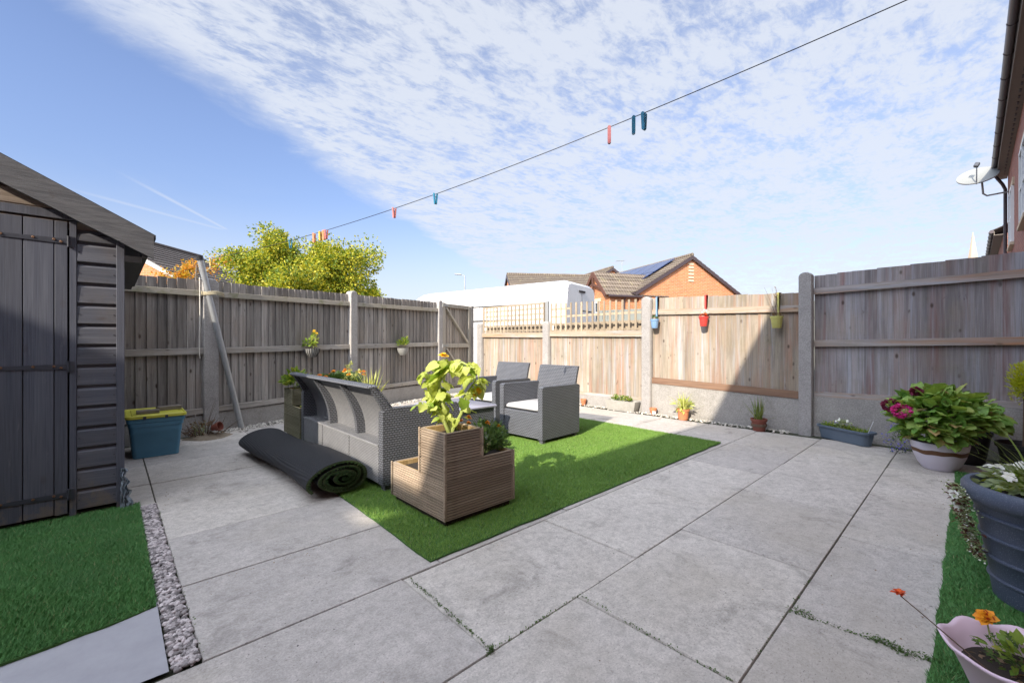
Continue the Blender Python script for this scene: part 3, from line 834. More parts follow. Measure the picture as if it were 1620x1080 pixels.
gate = thing('gate', 'braced wooden garden gate between the end of the grey fence and the corner', 'gate', (FX0 + 3.895 * math.cos(FA), FY0 + 3.895 * math.sin(FA), 0), FA)
part('boards', lboards(0, .93, lambda x: 1.865 - .0 * x, .10, 'gate_wood', pitch=.085, seed=9), 'gate_wood', gate)
g2 = MB()
g2.box(-.01, -.06, .08, .075, -.018, 1.90, b=.004); g2.box(.86, -.06, .08, .94, -.018, 1.87, b=.004)
g2.box(.0755, -.057, 1.81, .8595, -.019, 1.885, b=.004); g2.box(.0755, -.057, .97, .8595, -.019, 1.06, b=.004); g2.box(.0755, -.057, .14, .8595, -.019, .22, b=.004)
part('frame', g2, 'gate_frame', gate)
for (p, q) in (((.10, -.04, 1.79), (.84, -.04, 1.07)), ((.10, -.04, .95), (.84, -.04, .23))):
    b2 = MB(); b2.beam(p, q, .034, .075, up=(0, 1, 0)); 
    part('brace', b2, 'gate_frame', gate)
for z in (1.845, 1.01):
    h = MB(); h.box(-.06, -.068, z - .02, .16, -.061, z + .02); h.tube([(-.03, -.075, z - .04), (-.03, -.075, z + .04)], .012); part('hinge', h, 'metal_grey', gate)
gp = MB(); gp.box(0, -.06, -.1, .09, .05, 1.90, b=.006)
gpo = part('gate_post', gp, 'fence_grey', None)
gpo.location = (FX0 + 4.85 * math.cos(FA), FY0 + 4.85 * math.sin(FA), 0); gpo.rotation_euler = (0, 0, FA)
tag(gpo, 'dark weathered timber post on the far side of the garden gate', 'post')

# pole tied to the post, rope, cord
pole = thing('clothes_pole', 'grey steel clothes line pole leaning against the concrete post beside the storage box', 'pole', (1.225, 6.33, 0))
T0 = Vector((.782, 6.25, 2.09)); B0 = Vector((1.225, 6.33, 0.0))
pm = MB(); pm.tube([Vector((0, 0, 0)), (T0 - B0)], .033, 16); part('tube', pm, 'galvanised', pole, True)
pm = MB(); d = (T0 - B0); pm.tube([d * .985, d * 1.012], .0365, 16); part('cap', pm, 'black_plastic', pole, True)
pm = MB(); hk = d * .93
pm.tube([hk + Vector((.03, -.03, 0)), hk + Vector((.06, -.08, .02)), hk + Vector((.06, -.06, .09)), hk + Vector((.02, -.03, .10))], .006, 8); part('hook', pm, 'rope', pole, True)
pos1 = (FX0 - .363 * math.cos(FA), FY0 - .363 * math.sin(FA))
rp = MB()
for k in range(3):
    pts = []
    for j in range(25):
        a = 2 * math.pi * j / 24
        pts.append((.12 * math.cos(a) * 1.0 + .02, .115 * math.sin(a) - .03, .014 * k + .006 * math.sin(3 * a)))
    rp.tube(pts, .008, 6)
ro = part('rope', rp, 'rope', None, True); ro.location = (pos1[0], pos1[1], 1.665); ro.rotation_euler = (0, 0, FA)
tag(ro, 'pale rope lashing the leaning steel pole to the concrete fence post', 'rope')
cd = MB(); cd.tube([(0, 0, 1.86), (.002, -.004, 1.4), (-.003, 0, .95), (.004, 0, .9)], .005, 8)
co = part('cord', cd, 'white_cord', None, True); co.location = (pos1[0] - .105, pos1[1] - .10, 0)
tag(co, 'thin pale cord hanging down the left side of the lashed fence post', 'cord')

# ================================================================== BACK FENCE (faces the house)
bf = thing('fence', 'back garden fence of streaked boards with trellis tops and tall end panel on concrete base', 'fence', (6.05, 3.4, 0))
OY = 3.4
def bpost(q, w, top): 
    mb = post_mb(0, w, top, -.05, .07); m = MB(Matrix.Translation((0, q - OY, 0)) @ Matrix.Rotation(R(-90), 4, 'Z'))
    m.add(mb.v, mb.f); part('post', m, 'post_concrete', bf, True)
for q, w, t in ((7.506, .13, 1.508), (5.507, .14, 1.48), (3.42, .15, 1.787), (1.35, .135, 1.92)): bpost(q, w, t)
def bboards(qa, qb, top, bot, x0, pitch, seed, step=0.0):
    r = random.Random(seed); mb = MB(); q = qa
    while q > qb + .02:
        w = min(pitch * r.uniform(.85, 1.15), q - qb); t = top(q) + r.uniform(-.004, .004); j = r.uniform(-.003, .003)
        e = max(q - w - .01, qb); z0 = bot(q)
        vs = [(x0 - .016 + j, q - OY, z0), (x0 - .006 + j, e - OY, z0), (x0 + .01, e - OY, z0), (x0 + .01, q - OY, z0)]
        mb.add(vs + [(a, b, t) for a, b, _ in vs], [(0, 3, 2, 1), (4, 5, 6, 7), (0, 1, 5, 4), (1, 2, 6, 5), (2, 3, 7, 6), (3, 0, 4, 7)])
        q -= w
    return mb
def brail(qa, qb, za, zb, h, mat, x0=.0, x1=.045):
    m = MB(); vs = []
    for q, z in ((qa, za), (qb, zb)):
        vs += [(x0, q - OY, z), (x1, q - OY, z), (x1, q - OY, z + h), (x0 + .006, q - OY, z + h - .002)]
    m.add(vs, [(0, 1, 2, 3), (7, 6, 5, 4), (0, 4, 5, 1), (1, 5, 6, 2), (2, 6, 7, 3), (3, 7, 4, 0)])
    part('rail', m, mat, bf)
XB = .062
def gboard(qa, qb, za, zb, x0=.0):
    m = MB(); mid = .1
    for (l, h) in ((-.08, .035), (.037, None)):
        vs = []
        for q, z in ((qa, za), (qb, zb)):
            t = z if h is None else h; s = x0 if h is None else x0 - .006
            vs += [(s, q - OY, l), (.06, q - OY, l), (.06, q - OY, t), (s, q - OY, t)]
        m.add(vs, [(0, 1, 2, 3), (7, 6, 5, 4), (0, 4, 5, 1), (1, 5, 6, 2), (2, 6, 7, 3), (3, 7, 4, 0)])
    part('gravel_board', m, 'gravel_concrete', bf)
# panel with hanging pots
part('board_panel', bboards(3.345, 1.42, lambda q: 1.76 + .038 * (q - 3.3), lambda q: .5, XB, .125, 3), 'fence_tan', bf)
brail(3.345, 1.42, 1.507, 1.458, .082, 'rail_tan', .012)
brail(3.345, 1.42, .465, .41, .088, 'rail_brown', .004)
gboard(3.345, 1.42, .46, .405, .012)
# tall end panel
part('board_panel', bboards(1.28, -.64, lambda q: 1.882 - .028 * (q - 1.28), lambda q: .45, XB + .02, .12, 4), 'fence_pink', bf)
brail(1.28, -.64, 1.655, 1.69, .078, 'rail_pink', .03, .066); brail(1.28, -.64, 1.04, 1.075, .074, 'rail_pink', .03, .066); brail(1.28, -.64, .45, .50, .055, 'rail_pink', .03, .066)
gboard(1.28, -.64, .448, .498, .02)
# trellis topped panels
for (qa, qb, sd) in ((7.44, 5.58, 5), (5.435, 3.495, 6)):
    part('board_panel', bboards(qa, qb, lambda q: 1.25, lambda q: .17, XB, .12, sd), 'fence_tan', bf)
    brail(qa, qb, 1.195, 1.175, .10, 'rail_tan', .0); brail(qa, qb, .17, .175, .045, 'rail_tan', .02)
    gboard(qa, qb, .168, .172, .02)
    tr = MB(); n = 16; first = sd == 5
    for k in range(n + 1):
        q = qa - .02 + (qb - qa + .04) * k / n
        top = 1.83 if first else (1.812 - .045 * k / n)
        if first and k in (0, n): tr.box(.018, q - OY - .016, 1.30, .044, q - OY + .016, 1.85)
        else: tr.box(.02, q - OY - .018, 1.285, .032, q - OY + .018, top)
    for z, full in ((1.32, 1), (1.425, 1), (1.53, 1), (1.635, 1), (1.74, 1), (1.835, 1)) if first else ((1.30, 1), (1.42, 1), (1.56, 1), (1.70, 0)):
        qe = qb if full else qa - .5
        tr.box(.0325, qa - OY, z - .017, .043, qe - OY, z + .017)
    part('trellis', tr, 'trellis_wood', bf)
    # low board behind the foot of the trellis
    lb = MB(); lb.box(.12, qa - OY, .2, .14, qb - OY, 1.41); part('backing_board', lb, 'trellis_wood', bf)
sp = MB(); sp.box(-.0, 5.47 - OY, 1.40, .04, 5.545 - OY, 1.86, b=.003); part('trellis_post', sp, 'metal_grey', bf)

# ================================================================== SHED
sh = thing('shed', 'dark grey painted timber shed with strap hinged door and pitched roof', 'shed', (.073, 3.82, 0))
SX, SY = .073, 3.82
def S(x): return x - SX
def rz(x): return 1.808 + .525 * (.217 - x)
RX = -.86
wl = MB()   # shell: side and back walls
wl.box(-.03, .03, .03, -.002, 1.93, 1.80); wl.box(S(-1.77), .03, .03, S(-1.74), 1.93, 1.80); wl.box(S(-1.74), 1.90, .03, -.03, 1.93, 1.8)
part('wall', wl, 'shed_paint', sh)
dk = MB(); dk.box(S(-1.74), .06, .03, -.032, .07, 1.80)
dk.box(S(-1.76), .015, -.01, 0, 1.92, .03); part('floor_frame', dk, 'felt', sh)
# front shiplap panels
def shiplap(x0, x1, zlo, zhi, slope=False, mat='shed_board', seed=0):
    r = random.Random(seed); m = MB(); z = zlo
    while z < zhi - .01:
        t = min(z + .129, zhi); j = r.uniform(-.002, .002)
        prof = [(.028, z), (-.004 + j, z), (-.012 + j, z + .004), (-.009 + j, t - .030), (.006, t - .012), (.008, t), (.028, t)]
        m.prism([(p[0], p[1]) for p in prof], x0, x1, 'x'); z = t
    return m
wp = shiplap(S(-.147), S(.033), .05, 1.80)
for k in range(13):
    for x in (-.138, .022): wp.obox((S(x), -.0125, .08 + k * .129 + .03), (.005, .003, .005), mi=1)
part('wall_panel', wp, ['shed_board', 'black_plastic'], sh)
part('wall_panel', shiplap(S(-1.72), S(-.99), .05, 1.80, seed=2), 'shed_board', sh)
tm = MB(); tm.box(S(.033), -.016, .02, 0, .028, 1.80, b=.002); part('corner_trim', tm, 'shed_paint', sh)
tm = MB(); tm.box(S(-1.76), -.016, .02, S(-1.72), .028, 1.80, b=.002); part('corner_trim', tm, 'shed_paint', sh)
tm = MB(); tm.box(S(-.18), -.014, .02, S(-.149), .028, 1.845, b=.002); tm.box(S(-.985), -.014, .02, S(-.955), .028, 1.845, b=.002); part('door_frame', tm, 'shed_paint', sh)
hd = MB(); hd.box(S(-1.35), -.02, 1.848, S(-.12), .02, 1.90, b=.002); part('header', hd, 'shed_paint', sh)
gbm = MB(); z = 1.905
while z < 2.36:
    t = min(z + .11, 2.37); xw = .217 - (t - 1.808 + .03) / .525 - .02
    gbm.prism([(.02, z), (-.006, z), (-.010, z + .005), (-.004, t - .02), (.008, t - .008), (.02, t)], S(2 * RX - xw), S(xw), 'x'); z = t
gbm.prism([(S(-1.72), 1.80), (S(.03), 1.80), (S(.03), 1.87), (S(RX), 2.33), (S(-1.72), 1.87)], .0205, .03, 'y')
part('gable', gbm, 'bare_gable', sh)
sl = MB(); 
# roof boards and felt
th = .022
for sgn in (1, -1):
    def X_(d): return S(RX + sgn * d)
    e = .217 - RX
    vs = []
    for yy in (-.065, 2.03):
        vs += [(X_(0), yy, 2.373 + .01), (X_(e + .012), yy, 1.808 + .005), (X_(e + .012), yy, 1.808 - th), (X_(0), yy, 2.373 - th)]
    sl.add(vs, [(0, 1, 2, 3), (7, 6, 5, 4), (0, 4, 5, 1), (1, 5, 6, 2), (2, 6, 7, 3), (3, 7, 4, 0)])
part('roof', sl, 'felt', sh)
for sgn in (1, -1):
    e = .217 - RX; m = MB(); X0, X1 = S(RX), S(RX + sgn * e)
    n = 12; vs = []
    for k in range(n + 1):
        t = k / n; x = X0 + (X1 - X0) * t; zz = 2.373 - .565 * t
        lo = zz - .158 + .002 * math.sin(k * 2.1)
        vs += [(x, -.092, lo), (x, -.067, lo), (x, -.067, zz), (x, -.092, zz)]
    fs = []
    for k in range(n):
        a = 4 * k
        for i in range(4): fs.append((a + i, a + (i + 1) % 4, a + 4 + (i + 1) % 4, a + 4 + i))
    fs += [(0, 1, 2, 3), (4 * n + 3, 4 * n + 2, 4 * n + 1, 4 * n)]
    m.add(vs, fs); part('barge_board', m, 'barge_wood', sh)
ev = MB(); ev.box(S(.16), -.06, 1.655, S(.185), 2.0, 1.72); ev.box(.0, -.05, 1.62, S(.16), 1.95, 1.66); part('eave_board', ev, 'black_plastic', sh)
door = MB(); xs = [-.952, -.87, -.745, -.62, -.496, -.371, -.245, -.186]
for a, b in zip(xs[:-1], xs[1:]):
    j = rnd.uniform(-.0015, .0015); door.box(S(a) + .0022, -.016 + j, .045 + rnd.uniform(-.006, .01), S(b) - .0022, .004, 1.835, b=.0022)
dr = part('door', door, 'shed_paint', sh)
dbk = MB(); dbk.box(S(-.95), .0045, .06, S(-.19), .012, 1.83); part('door_backing', dbk, 'black_plastic', sh)
for z in (1.715, .945, .16):
    h = MB(); z1 = z + (.0 if z > 1 else 0)
    h.prism([(S(-.185), z - .016), (S(-.185), z + .016), (S(-.46), z + .011), (S(-.48), z), (S(-.46), z - .011)], -.0215, -.0165, 'y')
    h.box(S(-.186), -.021, z - .032, S(-.160), -.0145, z + .032); h.tube([(S(-.185), -.024, z - .034), (S(-.185), -.024, z + .034)], .0055, 8)
    for bx in (-.455, -.33, -.245, -.215): h.obox((S(bx), -.0235, z + (.004 if bx < -.23 else -.006)), (.013, .005, .013), (0, .5, 0), 1, b=.002)
    part('hinge', h, ['iron', 'rust_bolt'], dr)
# crumpled plastic at the shed corner
bgm = MB(); vs = []; nu, nv = 7, 14
for j in range(nv + 1):
    for i in range(nu + 1):
        t = j / nv; w = .025 + .035 * t + .01 * math.sin(j * 1.7)
        vs.append((-.022 + w * (i / nu) + rnd.uniform(-.004, .004), -.028 - .02 * math.sin(i * 2.2 + j * .8) * .6 - rnd.uniform(0, .008), .27 * (1 - t) + .004))
bgm.add(vs, [(j * (nu + 1) + i, j * (nu + 1) + i + 1, (j + 1) * (nu + 1) + i + 1, (j + 1) * (nu + 1) + i) for j in range(nv) for i in range(nu)])
bo = part('plastic_sheet', bgm, 'bag', None, True); bo.location = (.075, 3.82, 0)
tag(bo, 'torn bluish plastic sheet caught on the bottom corner of the grey shed', 'plastic sheet')

# ================================================================== STORAGE BOX and what lies on it
bx = thing('storage_box', 'blue plastic storage box with yellow lid between shed and fence post', 'storage box', (.33, 5.56, 0))
def rrect(hx, hy, r, n=5):
    out = []
    for (sx, sy, a0) in ((1, 1, 0), (-1, 1, 90), (-1, -1, 180), (1, -1, 270)):
        for k in range(n + 1):
            a = R(a0 + 90 * k / n); out.append((sx * (hx - r) + r * math.cos(a), sy * (hy - r) + r * math.sin(a)))
    return out
def rings(mb, levels, r=.03, mi=0, cap=True, n=5):
    vs = []; k = None
    for (hx, hy, z) in levels:
        q = rrect(hx, hy, min(r, hx * .9, hy * .9), n); k = len(q); vs += [(p[0], p[1], z) for p in q]
    fs = []
    for l in range(len(levels) - 1):
        for i in range(k): fs.append((l * k + i, l * k + (i + 1) % k, (l + 1) * k + (i + 1) % k, (l + 1) * k + i))
    if cap: fs += [tuple(range(k - 1, -1, -1)), tuple(range((len(levels) - 1) * k, len(levels) * k))]
    return mb.add(vs, fs, mi)
m = MB(); rings(m, [(.165, .225, 0), (.172, .232, .004), (.19, .255, .23), (.194, .259, .235), (.196, .262, .30), (.205, .272, .302), (.206, .273, .335), (.215, .28, .34), (.218, .284, .375)], .035)
m2 = part('body', m, 'blue_plastic', bx, True)
m = MB(); rings(m, [(.224, .292, .38), (.228, .297, .384), (.228, .297, .405), (.215, .283, .412), (.210, .278, .404), (.18, .25, .404), (.175, .245, .412), (.05, .08, .412)], .04); part('lid', m, 'yellow_plastic', bx, True)
for x in (-.09, .07):
    m = MB(); m.box(x - .012, -.302, .372, x + .012, -.2975, .40, b=.002); part('clip', m, 'iron', bx)
m = MB(); m.obox((0, 0, .016), (.17, .10, .032), (0, 0, .1), b=.003)
o = part('timber_offcut', m, 'offcut', None); o.location = (.27, 5.40, .413); o.rotation_euler = (0, 0, -.12)
tag(o, 'dark flat timber offcut lying at the front of the yellow lid', 'timber offcut', 'offcuts on the yellow lid')
m = MB(); m.obox((0, 0, .019), (.19, .09, .038), (0, 0, 0), b=.003)
o = part('timber_offcut', m, 'offcut', None); o.location = (.44, 5.55, .413); o.rotation_euler = (0, 0, .25)
tag(o, 'paler timber offcut lying on the right rear of the yellow lid', 'timber offcut', 'offcuts on the yellow lid')

# dead plant on sand at the foot of the pole post
sd = MB(); vs = []; n = 22
for j in range(7):
    for i in range(n):
        a = 2 * math.pi * i / n; r = (j / 6) * (1 + .12 * math.sin(3 * a)); vs.append((.24 * r * math.cos(a), .17 * r * math.sin(a), .055 * (1 - (j / 6) ** 1.6) + (rnd.uniform(-.006, .006) if j < 6 else 0)))
sd.add(vs, [(j * n + i, j * n + (i + 1) % n, (j + 1) * n + (i + 1) % n, (j + 1) * n + i) for j in range(6) for i in range(n)])
o = sd.build('sand_heap', 'sand', smooth='all'); o.location = (.83, 5.98, .0)
tag(o, 'low heap of brown sand at the foot of the lashed fence post', 'sand heap')
dp = thing('dead_plant', 'tangle of dead brown twigs standing on sand beside the blue storage box', 'dead plant', (.80, 6.0, .04))
m = MB()
for k in range(60):
    a = rnd.uniform(0, 6.28); L = rnd.uniform(.10, .26); r = rnd.uniform(.02, .14); e = rnd.uniform(.3, 1.3)
    p0 = Vector((r * math.cos(a) * 1.3, r * math.sin(a) * .6, 0)); d1 = Vector((math.cos(a) * math.cos(e), math.sin(a) * math.cos(e), math.sin(e)))
    m.tube([p0, p0 + d1 * L * .5 + Vector((0, 0, .01)), p0 + d1 * L + Vector((rnd.uniform(-.03, .03), 0, rnd.uniform(-.02, .01)))], [.0035, .0025, .001], 5)
for L_ in (.36, .30): m.tube([(.02, 0, .05), (.03 + .02, 0, .05 + L_ * .5), (.10, -.02, .05 + L_)], [.003, .002, .001], 5)
part('twig', m, 'stem_brown', dp)
P_, D_ = blob(260, (0, 0, .05), (.17, .10, .10), .3); leaves('dead_foliage', P_, D_, .03, 'dead_leaf', dp)
P_ = [(rnd.uniform(-.12, .0), rnd.uniform(-.05, .05), 0) for _ in range(26)]
blades('grass_blade', P_, [(rnd.gauss(0, .06), rnd.gauss(0, .05), rnd.uniform(.1, .2)) for _ in P_], .006, 'leaf_silver', dp)
m = MB(); m.lathe([(.035, 0), (.052, .085), (.052, .09), (.047, .09), (.032, .006)], 20)
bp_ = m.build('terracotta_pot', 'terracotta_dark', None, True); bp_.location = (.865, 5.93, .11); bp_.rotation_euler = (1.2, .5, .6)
tag(bp_, 'small empty terracotta pot lying on its side in the dead twigs', 'plant pot', 'small terracotta pots')
m = MB(); m.obox((0, 0, 0), (.05, .002, .04), (0, 0, 0)); lb = m.build('price_label', 'white_label', bp_); lb.location = (0, -.054, .03)

# ================================================================== RATTAN FURNITURE
GP = 'grey rattan garden furniture set'
def legs(t, hx, hy, s=.05):
    for sx in (-1, 1):
        for sy in (-1, 1):
            m = MB(); m.box(sx * hx - s / 2, sy * hy - s / 2, 0, sx * hx + s / 2, sy * hy + s / 2, .05, b=.004); part('leg', m, 'rattan', t)
def armchair(loc, rot, label):
    t = thing('armchair', label, 'armchair', loc, rot, GP)
    legs(t, .28, .285)
    for s in (-1, 1):
        m = MB(); yo, yi = s * .325, s * .262
        pr = [(-.325, .045), (.30, .045), (.325, .05), (.335, .585), (.30, .60), (-.30, .605), (-.325, .59)]
        m.prism(pr, yo, yi, 'y'); part('arm', m, 'rattan', t)
    m = MB(); m.box(-.318, -.2615, .048, .30, .2615, .325, b=.006); part('seat_base', m, 'rattan', t)
    m = MB(); th_ = .03
    prof = [(.235, .30), (.262, .50), (.315, .70), (.345, .80)]
    vs = []
    for (x, z) in prof:
        for k in range(7):
            y = -.292 + .584 * k / 6; bow = .022 * (1 - (2 * k / 6 - 1) ** 2)
            vs.append((x + bow, y, z - (.006 * abs(2 * k / 6 - 1) if z > .75 else 0)))
    n0 = len(vs)
    for (x, z) in prof:
        for k in range(7):
            y = -.292 + .584 * k / 6; bow = .022 * (1 - (2 * k / 6 - 1) ** 2)
            vs.append((x + bow + th_, y, z))
    fs = []
    for j in range(3):
        for k in range(6):
            a = j * 7 + k; fs += [(a, a + 1, a + 8, a + 7), (n0 + a, n0 + a + 7, n0 + a + 8, n0 + a + 1)]
    for k in range(6): fs += [(k, n0 + k, n0 + k + 1, k + 1), (21 + k, 22 + k, n0 + 22 + k, n0 + 21 + k)]
    for j in range(3): fs += [(j * 7, j * 7 + 7, n0 + j * 7 + 7, n0 + j * 7), (j * 7 + 6, n0 + j * 7 + 6, n0 + j * 7 + 13, j * 7 + 13)]
    m.add(vs, fs); part('backrest', m, 'rattan', t, True)
    m = MB(); m.box(-.305, -.255, .328, .235, .255, .385, b=.02); part('seat_cushion', m, 'cushion', t, True)
    return t
ch = armchair((3.635, 3.42, .012), R(2), 'grey rattan armchair nearer the camera, standing alone on the sunlit turf edge')
dup(ch, (3.76, 4.34, .012), R(4), 'grey rattan armchair farther off, between the coffee table and trellis fence', GP)

sofa = thing('sofa', 'dark grey rattan three seat sofa with curved ribbed back seen from behind', 'sofa', (1.775, 3.80, .012), 0, GP)
HL = .90
legs(sofa, .285, HL - .045, .06)
m = MB(); m.box(-.335, -HL + .07, .045, .31, HL - .07, .325, b=.005); part('seat_base', m, 'rattan_sunlit', sofa)
for s in (-1, 1):
    m = MB(); m.prism([(-.337, .045), (.32, .045), (.335, .06), (.342, .575), (.31, .592), (-.30, .60), (-.337, .575)], s * HL, s * (HL - .066), 'y'); part('arm', m, 'rattan', sofa)
def curve(t):   # outward flaring back, t 0 at the box, 1 at the lip
    return (-.235 - .20 * t ** 2.2, .325 + .44 * t)
m = MB(); n = 12
prof = [(curve(k / n)[0] + .03, curve(k / n)[1]) for k in range(n + 1)]
back = [(x + .025, z) for x, z in reversed(prof)]
m.prism(prof + back, -HL + .012, HL - .012, 'y'); part('back_panel', m, 'rattan_sunlit', sofa, True)
yr = [-HL + .022, -.30, .30, HL - .022]
for i, yy in enumerate(yr):
    w = .022 if i in (0, 3) else .026
    w -= .003
    m = MB(); pr = [(curve(k / n)[0] - .035 * (1 - (k / n) ** 3) - .004, curve(k / n)[1]) for k in range(n + 1)]
    inn = [(curve(k / n)[0] + .031, curve(k / n)[1]) for k in range(n, -1, -1)]
    m.prism(pr + inn, yy - w, yy + w, 'y'); part('back_rib', m, 'rattan', sofa, True)
m = MB(); m.box(-.452, -HL + .0, .748, -.375, HL - .0, .778, b=.010); part('top_lip', m, 'rattan', sofa, True)
m = MB()
for yy in (-.30, .30): m.box(-.342, yy - .008, .06, -.334, yy + .008, .326)
m.box(-.341, -HL + .08, .318, -.30, HL - .08, .331, b=.003); part('seam', m, 'rattan_sunlit', sofa)
for k in range(3):
    y0 = -.81 + k * .54; m = MB(); m.box(-.20, y0 + .004, .328, .30, y0 + .536, .40, b=.02); part('seat_cushion', m, 'cushion', sofa, True)
tb = thing('coffee_table', 'low grey rattan coffee table with flat pale top between sofa and armchairs', 'coffee table', (2.74, 3.83, .012), 0, GP)
legs(tb, .25, .29)
m = MB(); m.box(-.28, -.32, .05, .28, .32, .385, b=.005); part('table_base', m, 'rattan', tb)
m = MB(); m.box(-.305, -.345, .3855, .305, .345, .415, b=.008); part('table_top', m, 'table_top', tb, True)

# ================================================================== ROLLED TURF
rt = thing('turf_roll', 'rolled up artificial turf with dark backing outward lying beside the sofa', 'turf roll', (1.19, 3.05, .012))
turns = 4.0; n = 150; outer = []; inner = []
for k in range(n + 1):
    t = k / n; a = -math.pi * .80 + 2 * math.pi * turns * t
    r = .032 + .168 * t + .007 * math.sin(a * 1.37 + 1) * t + .004 * math.sin(a * 2.9)
    fx = 1.10; fz = .62 + .05 * math.sin(a * .73)
    jx = .012 * math.sin(a * .5) * t + .035 * (1 - t)
    outer.append((math.cos(a) * r * fx + jx, .122 + math.sin(a) * r * fz, a))
    r2 = r - .019
    inner.append((math.cos(a) * r2 * fx + jx, .122 + math.sin(a) * r2 * fz))
# loose outer flap comes down to the ground on the camera's left
Ly = 1.86; segs = 24
def rollpt(p, y):
    s = y / Ly
    return (p[0] * (1 - .05 * math.sin(s * 3)) + .02 * math.sin(s * 5) - .02 * s, y, max(.003, p[1] * (1 - .18 * s + .05 * math.sin(s * 7))))
def strip(points, name, mat, flip=False):
    vs = []; k = len(points)
    for j in range(segs + 1):
        for p in points: vs.append(rollpt(p, Ly * j / segs))
    fs = [(j * k + i, j * k + i + 1, (j + 1) * k + i + 1, (j + 1) * k + i) for j in range(segs) for i in range(k - 1)]
    return fast(name, vs, fs, mat, rt, True)
mback = mat_plain('turf_backing', (.020, .022, .028), .75, .25, 25, .0, dirt=.3)
Nb = NT(mback.node_tree); bb = next(q for q in mback.node_tree.nodes if q.type == 'BSDF_PRINCIPLED')
po = Nb.n('ShaderNodeTexCoord').outputs['Object']; sx_ = Nb.n('ShaderNodeSeparateXYZ'); Nb.put(sx_.inputs[0], po)
bump(Nb, bb, Nb.m('ADD', Nb.m('SINE', Nb.m('MULTIPLY', sx_.outputs[1], 520)), Nb.m('SINE', Nb.m('MULTIPLY', sx_.outputs[0], 520))), .0022)
mw = [(p[0], p[1]) for p in outer]
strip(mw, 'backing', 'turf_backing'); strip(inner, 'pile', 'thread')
vs = []; fs = []
for k in range(n + 1): vs += [rollpt((outer[k][0], outer[k][1]), 0), rollpt(inner[k], 0)]
for k in range(n): fs.append((2 * k, 2 * k + 1, 2 * k + 3, 2 * k + 2))
vs2 = []
for k in range(n + 1): vs2 += [rollpt((outer[k][0], outer[k][1]), Ly), rollpt(inner[k], Ly)]
fs += [tuple(i + len(vs) for i in f) for f in fs]; 
nf = len(fs) // 2; fast('end_edge', vs, fs[:nf], 'thread', rt); fast('end_edge', vs2, fs[:nf], 'thread', rt)
P_ = []; D_ = []
for _ in range(5200):
    k = rnd.randrange(n); t = rnd.random(); a = outer[k]; b = inner[k]; f = rnd.uniform(.15, 1.0)
    x = a[0] + (b[0] - a[0]) * f; z = a[1] + (b[1] - a[1]) * f; p = rollpt((x, z), rnd.uniform(-.004, .01))
    P_.append(p); D_.append((b[0] - a[0] + rnd.gauss(0, .008), rnd.uniform(-.018, .002), b[1] - a[1] + rnd.gauss(0, .008)))
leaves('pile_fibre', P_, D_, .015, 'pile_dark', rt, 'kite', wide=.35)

# ================================================================== WOODEN PLANTERS
def ribbed(mb, x0, y0, x1, y1, z0, z1, nx, ny, pitch=.0145, depth=.006):
    # grooved decking wall from (x0,y0) to (x1,y1), outward normal (nx,ny), made of boards with a gap between them
    z = z0; bh = .118
    while z < z1 - .01:
        t = min(z + bh, z1) - .0025; prof = [(-.016, z), (0, z)]
        k = max(1, int((t - z) / pitch)); st = (t - z) / k
        for i in range(k):
            a = z + i * st
            prof += [(0, a + st * .10), (-depth, a + st * .22), (-depth, a + st * .46), (0, a + st * .58)]
        prof += [(0, t), (-.016, t)]
        vs = []; n = len(prof)
        for (x, y) in ((x0, y0), (x1, y1)): vs += [(x + nx * p[0], y + ny * p[0], p[1]) for p in prof]
        fs = [(i, i + 1, i + 1 + n, i + n) for i in range(n - 1)] + [tuple(range(n)), tuple(range(2 * n - 1, n - 1, -1)), (n - 1, 0, n, 2 * n - 1)]
        mb.add(vs, fs); z = t + .0025
        for j in range(len(fs) - 3):
            if prof[j][0] <= -depth and prof[j + 1][0] <= -depth and j > 0: mb.mi[len(mb.mi) - len(fs) + j] = 1
def tier(t, x0, y0, x1, y1, z1, mat, soil_drop=.06, z0=.035):
    m = MB()
    ribbed(m, x0, y0, x1, y0, z0, z1, 0, -1); ribbed(m, x0, y1, x1, y1, z0, z1, 0, 1)
    ribbed(m, x0, y0 + .0005, x0, y1 - .0005, z0, z1, -1, 0); ribbed(m, x1, y0 + .0005, x1, y1 - .0005, z0, z1, 1, 0)
    b = part('planter_box', m, [mat, 'groove_dirt_gap_shade'], t)
    m = MB(); e = .016
    m.box(x0 + e, y0 + e, z0, x1 - e, y0 + e + .012, z1 - .006); m.box(x0 + e, y1 - e - .012, z0, x1 - e, y1 - e, z1 - .006)
    m.box(x0 + e, y0 + e + .0125, z0, x0 + e + .012, y1 - e - .0125, z1 - .006); m.box(x1 - e - .012, y0 + e + .0125, z0, x1 - e, y1 - e - .0125, z1 - .006)
    part('lining', m, 'planter_inner', b)
    m = MB(); n = 8; vs = []
    for j in range(n + 1):
        for i in range(n + 1): vs.append((x0 + .03 + (x1 - x0 - .06) * i / n, y0 + .03 + (y1 - y0 - .06) * j / n, z1 - soil_drop + rnd.uniform(-.006, .006)))
    m.add(vs, [(j * (n + 1) + i, j * (n + 1) + i + 1, (j + 1) * (n + 1) + i + 1, (j + 1) * (n + 1) + i) for j in range(n) for i in range(n)])
    part('soil', m, 'soil', b)
    for cx, cy in ((x0 - .001, y0 - .001), (x0 - .001, y1 + .001), (x1 + .001, y0 - .001), (x1 + .001, y1 + .001)):
        m = MB(); m.box(cx - .006, cy - .006, z0 + .001, cx + .006, cy + .006, z1 + .001, b=.002)
        part('corner_strip', m, mat, b)
